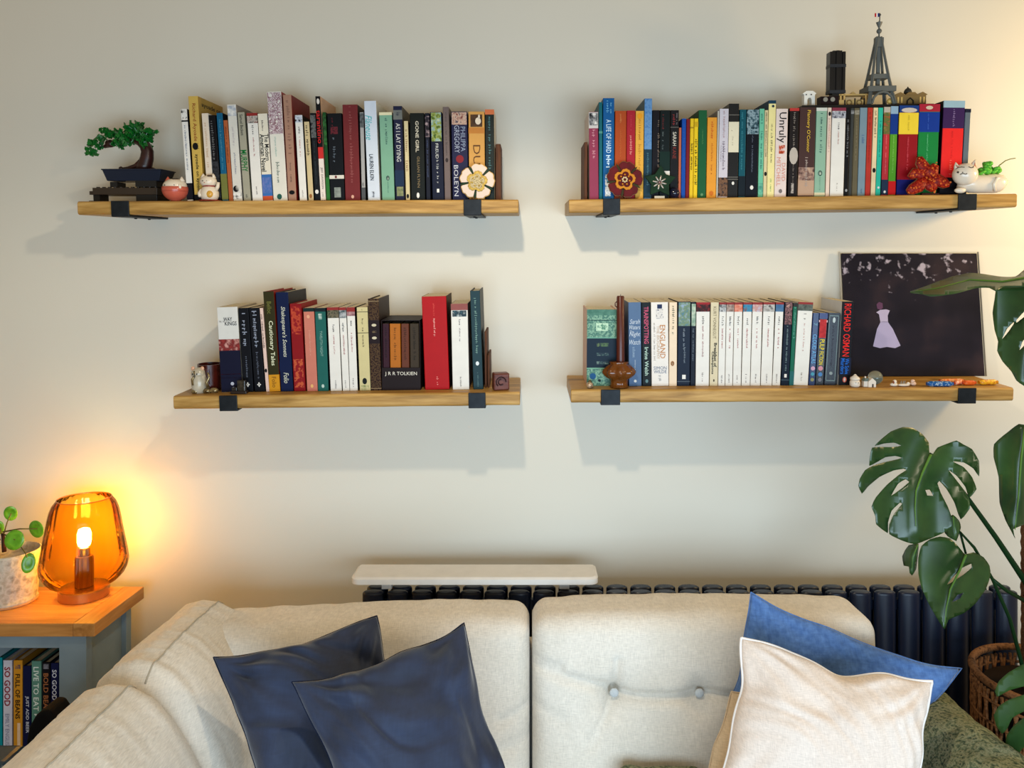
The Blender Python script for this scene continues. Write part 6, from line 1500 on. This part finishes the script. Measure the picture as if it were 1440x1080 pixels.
for (y0, y1, sd) in ((1.365, 1.745, 2.0), (.86, 1.362, 5.0)):
    mb, crest = side_run(y0, y1, sd)
    sc_o = wpart(mb, 'side_cushion', linen, sofa, smooth=60)
    wpart(MB().tube(crest, .0016, 6), 'seam', piping, sofa, sub=sc_o, smooth=True)
# seat, base and back frame
wpart(MB().bb((-.52, .95, .30), (.60, 1.53, .455)), 'seat_cushion', linen, sofa, bevel=.03, seg=4)
wpart(MB().bb((-.83, .86, .06), (.80, 1.70, .298)), 'base', linen, sofa, bevel=.01)
wpart(MB().bb((-.80, 1.75, .06), (.80, 1.795, .70)), 'back_frame', linen, sofa, bevel=.012)
for (lx, ly) in ((-.78, .9), (.74, .9), (-.78, 1.7), (.74, 1.7)):
    wpart(MB().cyl((lx, ly, .06), (lx, ly, -.019), .022, .016, 12), 'leg', flat((80, 54, 34), .4), sofa)
# right arm
v, f = cushion_mesh(.09, .20, .19, .07, 14, 30, 16, lambda q, p: Vector((.80 + q.x, 1.32 + q.y, .50 + q.z)))
wpart(MB().add(v, f), 'arm', linen, sofa, smooth=True)

# ------------------------------------------------------------------ scatter cushions
velvet = cloth('navy_velvet', (33, 46, 73), (20, 28, 48), 300, .12, .75, .35, 9)
denim = cloth('blue_linen', (84, 122, 178), (66, 102, 158), 420, .35, .9, .3, 90)
cream = cloth('cream_cotton', (222, 208, 196), (214, 198, 184), 900, .15, .95, .2, 4)
tanm = cloth('tan_cotton', (206, 178, 140), None, 800, .2, .95, .2, 6)
def scatter(name, label, corners, thick, mat, seed, wr=.006, edge_in=.03, dent=None, pipe=None, n=72, seam_m=None):
    c = [P(*q) for q in corners]                    # TL, TR, BR, BL
    ctr = (c[0] + c[1] + c[2] + c[3]) / 4
    nrm = (c[1] - c[0]).cross(c[3] - c[0]).normalized()
    if nrm.y > 0: nrm = -nrm
    def base(s, t):
        p = (c[0] * (1 - s) + c[1] * s) * (1 - t) + (c[3] * (1 - s) + c[2] * s) * t
        # edges bow inward between the corners
        k = edge_in
        p += (ctr - p) * k * (4 * s * (1 - s) * abs(2 * t - 1) ** 3 + 4 * t * (1 - t) * abs(2 * s - 1) ** 3) * 1.6
        p += Vector((.010 * noise.noise(Vector((s * 4, t * 4, seed + 20))), 0, .010 * noise.noise(Vector((s * 4, t * 4, seed + 40)))))
        if dent: p += Vector(dent(s, t))
        return p
    vs_, fs_ = [], []
    idx = {}
    def nz(s, t, sd):
        p = Vector((s * 3.0, t * 3.0, sd))
        w = noise.noise(p * 1.5)
        ang = .9 + .8 * noise.noise(Vector((s * 1.3, t * 1.3, sd + 5)))
        str_ = noise.noise(Vector(((s * math.cos(ang) + t * math.sin(ang)) * 2.4, (-s * math.sin(ang) + t * math.cos(ang)) * 13.0, sd)))
        rg = (1 - abs(noise.noise(Vector(((s * math.cos(ang) + t * math.sin(ang)) * 1.0, (-s * math.sin(ang) + t * math.cos(ang)) * 4.5, sd + 9))))) ** 5
        cr = 0.0                                    # gathers that run in from the corners
        for (qs, qt) in ((0, 0), (1, 0), (0, 1), (1, 1)):
            dx_, dy_ = s - qs, t - qt
            rr_ = math.hypot(dx_, dy_); an = math.atan2(dy_, dx_)
            cr += math.exp(-(rr_ / .42) ** 2) * math.sin(an * 13 + 3 * noise.noise(Vector((rr_ * 3, an * 2, sd)))) * min(1, rr_ * 5)
        return w * .7 + str_ * .8 + rg * .5 + cr * .55
    for side in (1, -1):
        for i in range(n + 1):
            for j in range(n + 1):
                s, t = i / n, j / n
                edge = i in (0, n) or j in (0, n)
                if edge and side == -1:
                    idx[(side, i, j)] = idx[(1, i, j)]; continue
                a = (4 * s * (1 - s)) ** .55 * (4 * t * (1 - t)) ** .55
                h = thick * a
                p = base(s, t) + nrm * side * h + nrm * side * wr * nz(s, t, seed) * min(1, a * 2.2)
                if edge: p += nrm * .003 * noise.noise(Vector((s * 14, t * 14, seed)))
                idx[(side, i, j)] = len(vs_); vs_.append(p)
        for i in range(n):
            for j in range(n):
                q = [idx[(side, i, j)], idx[(side, i + 1, j)], idx[(side, i + 1, j + 1)], idx[(side, i, j + 1)]]
                fs_.append(tuple(q if side > 0 else q[::-1]))
    th = thing(name, label, 'cushion', (ctr.x, ctr.y, min(v.z for v in vs_)), 'scatter cushions on the sofa')
    cov = wpart(MB().add(vs_, fs_), 'cover', mat, th, smooth=True)
    ed = [base(i / n, 0) for i in range(n)] + [base(1, i / n) for i in range(n)] + [base(1 - i / n, 1) for i in range(n)] + [base(0, 1 - i / n) for i in range(n + 1)]
    wpart(MB().tube(ed, .0026 if pipe else .0012, 6, False), 'piping' if pipe else 'edge_seam', pipe or seam_m or mat, th, sub=cov, smooth=True)
    return th
scatter('velvet_cushion', 'dark navy velvet cushion wedged in the sofa corner', [(304, 922, 1.38), (526, 864, 1.50), (620, 1120, 1.40), (372, 1200, 1.22)], .055, velvet, 1.5, .016, .06, seam_m=flat((26, 36, 58), .8))
scatter('velvet_cushion', 'dark navy velvet cushion overlapping the other navy one', [(408, 960, 1.27), (652, 874, 1.42), (750, 1190, 1.30), (520, 1270, 1.10)], .060, velvet, 8.2, .016, .07, seam_m=flat((26, 36, 58), .8))
scatter('blue_cushion', 'mid blue textured cushion behind the cream piped one', [(1056, 834, 1.55), (1352, 940, 1.48), (1165, 1195, 1.43), (985, 1110, 1.50)], .040, denim, 3.3, .007, .06)
wpipe = flat((232, 228, 224), .8)
scatter('cream_cushion', 'cream cotton cushion with white piping', [(1045, 899, 1.40), (1316, 958, 1.335), (1292, 1180, 1.20), (1000, 1140, 1.27)], .05, cream, 4.4, .007, .04,
        dent=lambda s, t: (0, .012 * math.exp(-((s - .52) / .13) ** 2) * math.exp(-t * 5), -.020 * math.exp(-((s - .52) / .15) ** 2) * max(0, 1 - t * 2.5)), pipe=wpipe)
scatter('tan_cushion', 'tan cotton cushion mostly hidden behind the cream piped one', [(1028, 972, 1.42), (1260, 985, 1.385), (1270, 1200, 1.265), (962, 1180, 1.32)], .016, tanm, 9.4, .004, .03)
# knitted throw over the right arm
knit = blotch([(62, 76, 62), (110, 118, 92), (150, 150, 120), (70, 84, 70)], 130, .95, bump=1.0, stretch=(1, 1, 1.6), detail=6)
vs_, fs_ = [], []
nu_, nv_ = 40, 40
for i in range(nu_ + 1):
    for j in range(nv_ + 1):
        s, t = i / nu_, j / nv_
        ang = -2.2 + s * 3.4
        rx_, rz_ = .112, .208
        y = 1.12 + .42 * t
        top = .50 + .012 * math.sin(t * 4)
        p = Vector((.80 + rx_ * math.sin(ang), y, top + rz_ * max(-1.0, math.cos(ang)) if abs(ang) < 1.6 else top - (abs(ang) - 1.57) * .16))
        p.x += (0 if abs(ang) < 1.6 else 0)
        p += Vector((math.sin(ang), 0, math.cos(ang))) * (.008 * noise.noise(Vector((s * 7, t * 8, 2))) + .004 * noise.noise(Vector((s * 23, t * 23, 5))))
        vs_.append(p)
for i in range(nu_):
    for j in range(nv_):
        a_ = i * (nv_ + 1) + j
        fs_.append((a_, a_ + 1, a_ + nv_ + 2, a_ + nv_ + 1))
thr = thing('knitted_throw', 'moss green knitted throw draped over the sofa arm', 'throw', (.80, 1.3, .5))
o = wpart(MB().add(vs_, fs_), 'throw_cloth', knit, thr, smooth=True)
md = o.modifiers.new('thick', 'SOLIDIFY'); md.thickness = .010; md.offset = 1

# folded throw against the back cushion, its top edge just in view
D = 1.50
c = P(928, 1081, D)
v, f = cushion_mesh(.085, .022, .10, .02, 30, 6, 30, lambda q, p: Vector((c.x + q.x, D + q.y + .004 * noise.noise(q * 30), c.z - .10 + q.z + .006 * noise.noise(Vector((q.x * 25, 3, q.z * 9))))))
single(MB().add(v, f), 'folded_throw', knit, 'folded dark green throw on the seat below the buttoned cushion', 'throw', (c.x, D, c.z - .2), smooth=True)

# things between sofa and table
D = 1.50; u = D / F
c = P(70, 1010, D)
bag = thing('black_pouch', 'black rounded fabric pouch between sofa arm and cookery books', 'pouch', (c.x, D, 0.42))
pts = [P(x, y, D) for x, y in ((51, 1075), (50, 1030), (53, 1012), (62, 996), (72, 988), (82, 990), (88, 1000), (93, 1012), (100, 1075))]
wpart(MB().prism([(p.x, p.z) for p in pts], D - .03, D + .03), 'pouch_body', flat((16, 15, 16), .85), bag, bevel=.008, seg=3)
wpart(MB().bb((c.x - .05, D - .028, .0), (c.x + .05, D + .028, pts[0].z - .001)), 'pouch_base', flat((16, 15, 16), .85), bag)
D = 1.42; u = D / F
c = P(12, 1070, D)
bag = thing('blue_case', 'dark blue glossy case standing low beside the sofa', 'case', (c.x, D, .0))
wpart(MB().bb((P(-30, 0, D).x, D - .04, .0), (P(26, 0, D).x, D + .04, P(0, 1060, D).z)), 'case_body', blotch([(20, 46, 66), (30, 66, 84)], 40, .3), bag, bevel=.018, seg=4)

# ------------------------------------------------------------------ monstera
leaf_m, t, b_ = nt('monstera_leaf')
tc = t.nodes.new('ShaderNodeTexCoord'); n1 = t.nodes.new('ShaderNodeTexNoise'); n1.inputs['Scale'].default_value = 14; n1.inputs['Detail'].default_value = 4
t.links.new(tc.outputs['Object'], n1.inputs['Vector'])
r = t.nodes.new('ShaderNodeValToRGB')
r.color_ramp.elements[0].position = .3; r.color_ramp.elements[0].color = (*S((20, 48, 20)), 1)
r.color_ramp.elements[1].position = .7; r.color_ramp.elements[1].color = (*S((46, 76, 32)), 1)
t.links.new(n1.outputs['Fac'], r.inputs['Fac']); t.links.new(r.outputs['Color'], b_.inputs['Base Color'])
b_.inputs['Roughness'].default_value = .32
b_.inputs['Subsurface Weight'].default_value = .0
rib_m = flat((96, 128, 56), .45)
stem_g = flat((30, 62, 34), .4)
def in_poly(p, poly):
    x, y = p; c = False
    for i in range(len(poly)):
        x1, y1 = poly[i]; x2, y2 = poly[i - 1]
        if (y1 > y) != (y2 > y) and x < (x2 - x1) * (y - y1) / (y2 - y1) + x1: c = not c
    return c
mon = thing('monstera_plant', 'tall swiss cheese plant with big split leaves on a coir pole', 'plant', (1.16, 1.62, .63))
def leaf(poly, holes, depth, rib, org=(0, 0), sc=1.0, step=7, ribr=1.6):
    tr = lambda q: (org[0] + q[0] / sc, org[1] + q[1] / sc)
    poly = [tr(q) for q in poly]; holes = [[tr(q) for q in h] for h in holes]
    # smooth the outline a little
    def dense(pl):
        out = []
        n = len(pl)
        for i in range(n):
            p0, p1, p2, p3 = pl[i - 1], pl[i], pl[(i + 1) % n], pl[(i + 2) % n]
            d = math.hypot(p2[0] - p1[0], p2[1] - p1[1])
            k = max(1, int(d / 5))
            for j in range(k):
                t_ = j / k
                a0 = [.5 * (2 * p1[c] + (p2[c] - p0[c]) * t_ * .8 + (2 * p0[c] - 5 * p1[c] + 4 * p2[c] - p3[c]) * t_ ** 2 * .8 + (3 * p1[c] - p0[c] - 3 * p2[c] + p3[c]) * t_ ** 3 * .8) for c in (0, 1)]
                li = [p1[c] + (p2[c] - p1[c]) * t_ for c in (0, 1)]
                out.append(tuple(.6 * a0[c] + .4 * li[c] for c in (0, 1)) if j else p1)
        return out
    poly = dense(poly); holes = [dense(h) for h in holes]
    pts, edges = [], []
    for pl in [poly] + holes:
        b0 = len(pts); pts += [Vector(q) for q in pl]
        edges += [(b0 + i, b0 + (i + 1) % len(pl)) for i in range(len(pl))]
    xs = [q[0] for q in poly]; ys = [q[1] for q in poly]
    y = min(ys)
    while y < max(ys):
        x = min(xs)
        while x < max(xs):
            if in_poly((x, y), poly) and not any(in_poly((x, y), h) for h in holes): pts.append(Vector((x + .37, y + .21)))
            x += step
        y += step
    v, e, f, *_ = delaunay_2d_cdt(pts, edges, [], 0, 1e-4)
    v = [tuple(q) for q in v]
    ff = []
    for t3 in f:
        c = (sum(v[i][0] for i in t3) / 3, sum(v[i][1] for i in t3) / 3)
        if in_poly(c, poly) and not any(in_poly(c, h) for h in holes): ff.append(tuple(t3))
    rb = [tr(q) for q in rib]
    def rd(p):
        best = 1e9
        for a_, b2 in zip(rb[:-1], rb[1:]):
            a2, bb_ = Vector(a_), Vector(b2)
            t_ = max(0, min(1, (Vector(p) - a2).dot(bb_ - a2) / (bb_ - a2).length_squared))
            best = min(best, (Vector(p) - a2.lerp(bb_, t_)).length)
        return best
    vs_ = [P(q[0], q[1], depth(q[0], q[1], rd(q))) for q in v]
    o = wpart(MB().add(vs_, ff), 'leaf', leaf_m, mon, smooth=True)
    md = o.modifiers.new('thick', 'SOLIDIFY'); md.thickness = .0012
    rpts = []
    for a_, b2 in zip(rb[:-1], rb[1:]):
        for k in range(6):
            q = (a_[0] + (b2[0] - a_[0]) * k / 6, a_[1] + (b2[1] - a_[1]) * k / 6)
            rpts.append(P(q[0], q[1], depth(q[0], q[1], 0) - .0012))
    n_ = len(rpts)
    ro = wpart(MB().tube(rpts, [ribr * 1.5 / F * (1.25 - i / n_) for i in range(n_)], 6), 'midrib', rib_m, mon, sub=o, smooth=True)
    return o
O1, S1 = (1200, 590), 3.6
leaf([(385, 172), (382, 120), (350, 75), (300, 42), (250, 38), (190, 60), (140, 100), (108, 132), (150, 121), (205, 117), (241, 132), (200, 139), (150, 138), (95, 142), (85, 180), (80, 233), (120, 213), (160, 190), (210, 184), (246, 194), (200, 206), (150, 217), (100, 233), (60, 255), (32, 300), (25, 335), (42, 374), (70, 340), (130, 290), (200, 258), (255, 249), (268, 255), (230, 280), (170, 330), (115, 392), (92, 440), (112, 492), (115, 530), (172, 574), (174, 520), (192, 462), (236, 420), (247, 426), (205, 478), (182, 530), (182, 580), (240, 610), (310, 630), (380, 605), (450, 576), (505, 540), (500, 500), (478, 440), (442, 372), (424, 322), (434, 310), (470, 350), (512, 420), (545, 505), (590, 450), (586, 402), (540, 330), (492, 270), (478, 254), (520, 282), (568, 342), (588, 395), (624, 352), (602, 292), (560, 242), (502, 212), (560, 218), (610, 250), (637, 288), (636, 210), (602, 150), (556, 125), (522, 106), (480, 120), (425, 142), (404, 172)],
     [[(190, 386), (225, 325), (265, 302), (283, 316), (245, 348)], [(362, 356), (385, 354), (404, 386), (372, 384)]],
     lambda x, y, d: 1.44 + .0011 * d - .0000095 * d * d * 2 - .00022 * (y - 640) * 1.2 + .000004 * max(0, d - 40) ** 2, [(392, 178), (350, 270), (318, 360), (312, 450), (318, 560)], O1, S1)
leaf([(390, 605), (345, 640), (330, 700), (330, 780), (345, 850), (380, 930), (420, 1000), (462, 1062), (482, 1014), (560, 980), (620, 930), (670, 860), (695, 790), (690, 740), (660, 697), (610, 672), (566, 682), (530, 640), (490, 602), (440, 592)],
     [[(473, 836), (500, 800), (550, 752), (600, 729), (602, 750), (560, 786), (510, 818)], [(500, 926), (528, 887), (560, 875), (542, 906)]],
     lambda x, y, d: 1.50 + .0010 * d - .0000080 * d * d - .0003 * (y - 790), [(570, 684), (540, 760), (490, 860), (470, 960), (462, 1050)], O1, S1)
leaf([(470, 500), (505, 482), (535, 510), (545, 545), (522, 616), (490, 600), (462, 574)], [], lambda x, y, d: 1.49 + .0015 * d, [(505, 490), (510, 540), (520, 605)], O1, S1, 5, .8)
leaf([(330, 628), (280, 636), (262, 660), (247, 692), (255, 740), (281, 745), (285, 778), (297, 790), (318, 758), (326, 700)], [], lambda x, y, d: 1.53 + .002 * d, [(326, 634), (300, 700), (296, 780)], O1, S1, 5, .8)
O2, S2 = (1280, 360), 5.4
leaf([(0, 268), (100, 235), (300, 160), (450, 128), (550, 135), (700, 157), (800, 155), (880, 92), (960, 60), (1000, 130), (960, 215), (864, 228), (700, 236), (650, 264), (600, 238), (500, 240), (350, 280), (230, 298), (150, 303), (90, 286), (0, 276)], [],
     lambda x, y, d: 1.40 - .0016 * (y - 395) * 3 + .0004 * (1440 - x), [(960, 150), (700, 195), (450, 180), (200, 245), (10, 272)], O2, S2, 6)
leaf([(655, 250), (640, 330), (625, 430), (640, 560), (667, 650), (660, 720), (700, 800), (770, 880), (805, 945), (870, 990), (960, 990), (1020, 800), (1030, 500), (980, 300), (920, 232), (780, 228)],
     [[(697, 632), (735, 552), (786, 500), (786, 515), (745, 575)], [(803, 490), (870, 415), (900, 400), (890, 440), (806, 508)], [(828, 718), (850, 650), (880, 610), (880, 660)]],
     lambda x, y, d: 1.42 + .0012 * d - .0000060 * d * d, [(900, 235), (910, 500), (880, 760), (866, 980)], O2, S2, 7)
leaf([(838, 22), (760, 80), (712, 125), (710, 190), (735, 290), (740, 420), (770, 510), (798, 563), (818, 602), (808, 556), (870, 530), (960, 470), (1010, 300), (980, 120), (900, 40)], [],
     lambda x, y, d: 1.47 + .0014 * d - .000010 * d * d, [(870, 40), (850, 200), (835, 400), (815, 590)], O1, S1, 7)
O3, S3 = (1290, 880), 5.4
leaf([(830, 280), (700, 350), (620, 420), (588, 500), (605, 540), (700, 490), (830, 455), (850, 470), (830, 515), (700, 560), (620, 610), (580, 680), (600, 760), (642, 822), (684, 780), (722, 700), (830, 640), (850, 660), (820, 690), (740, 750), (680, 830), (665, 930), (720, 1000), (775, 1032), (780, 960), (830, 910), (960, 1000), (1060, 800), (1060, 400), (950, 270)], [],
     lambda x, y, d: 1.30 + .0009 * d - .000003 * d * d, [(960, 280), (930, 500), (900, 700), (900, 900)], O3, S3, 7)
# petioles and pole
def stem(pts, r0, r1):
    P3 = [P(x, y, d) for x, y, d in pts]
    n_ = len(P3)
    wpart(MB().tube(P3, [(r0 + (r1 - r0) * i / (n_ - 1)) * 1.5 / F for i in range(n_)], 8), 'stem', stem_g, mon, smooth=True)
stem([(1308, 638, 1.455), (1330, 660, 1.48), (1362, 702, 1.50), (1400, 755, 1.54), (1430, 800, 1.58), (1450, 830, 1.60)], 1.8, 5.2)
stem([(1358, 778, 1.515), (1350, 748, 1.50), (1370, 770, 1.53), (1396, 815, 1.55), (1420, 870, 1.57), (1436, 930, 1.59), (1450, 990, 1.6)], 1.6, 3.4)
stem([(1396, 815, 1.55), (1415, 830, 1.57), (1450, 850, 1.60)], 2.6, 3)
stem([(1446, 400, 1.42), (1462, 520, 1.5), (1464, 700, 1.6), (1460, 850, 1.62)], 3, 4)
stem([(1441, 600, 1.475), (1452, 660, 1.52), (1458, 780, 1.58), (1458, 860, 1.61)], 2, 4)
stem([(1468, 940, 1.31), (1466, 960, 1.4), (1460, 1000, 1.55), (1458, 1020, 1.6)], 3, 4)
coir = blotch([(72, 46, 28), (120, 84, 56), (90, 60, 38)], 160, .95, bump=1.2, stretch=(1, 1, 3))
px0 = P(1457, 0, 1.63).x
bands = lambda w_, z: 1 + .03 * math.sin(z * 260 + 2 * math.sin(w_)) + .04 * noise.noise(Vector((math.cos(w_) * 4, math.sin(w_) * 4, z * 60)))
pole = MB().lathe([(.028, .63 + (1.03 - .63) * i / 60) for i in range(61)], (px0, 1.63, 0), 24, bands)
tag(wpart(pole, 'coir_pole', coir, mon, smooth=True), None, None)
# woven basket
bk = Vector((P(1478, 0, 1.60).x, 1.60, 0))
bas = thing('woven_basket', 'brown woven basket holding the swiss cheese plant', 'basket', bk)
cane = blotch([(96, 64, 40), (140, 100, 66), (70, 44, 28)], 90, .7)
mb = MB()
def br(z): return .135 + .02 * math.sin(min(1, z / .5) * 2.6)
nst = 40
for k in range(nst):
    w_ = 2 * math.pi * k / nst
    for dr in (-1, 1):
        mb.tube([bk + Vector((br(z) * math.cos(w_ + dr * z * 1.1), br(z) * math.sin(w_ + dr * z * 1.1), z)) for z in [.02 + i * .06 for i in range(12)]], .0035, 5)
o = wpart(mb, 'cane_weave', cane, bas, smooth=True); o['kind'] = 'stuff'
mb = MB()
for z in [.03 + .045 * i for i in range(15)]:
    mb.tube([bk + Vector((br(z) * 1.01 * math.cos(w_), br(z) * 1.01 * math.sin(w_), z)) for w_ in [i * 2 * math.pi / 48 for i in range(49)]], .0032, 5)
o = wpart(mb, 'cane_rings', cane, bas, smooth=True); o['kind'] = 'stuff'
wpart(MB().lathe([(.10, .0), (.115, .005), (.125, .25), (.118, .62)], bk, 32), 'liner', flat((30, 22, 18), .9), bas, smooth=True)
wpart(MB().lathe([(.13, .655), (.128, .66)], bk, 32), 'soil', flat((46, 34, 26), .95), bas)
wpart(MB().tube([bk + Vector((br(.69) * math.cos(w_), br(.69) * math.sin(w_), .695)) for w_ in [i * 2 * math.pi / 48 for i in range(49)]], .008, 8), 'rim', cane, bas, smooth=True)
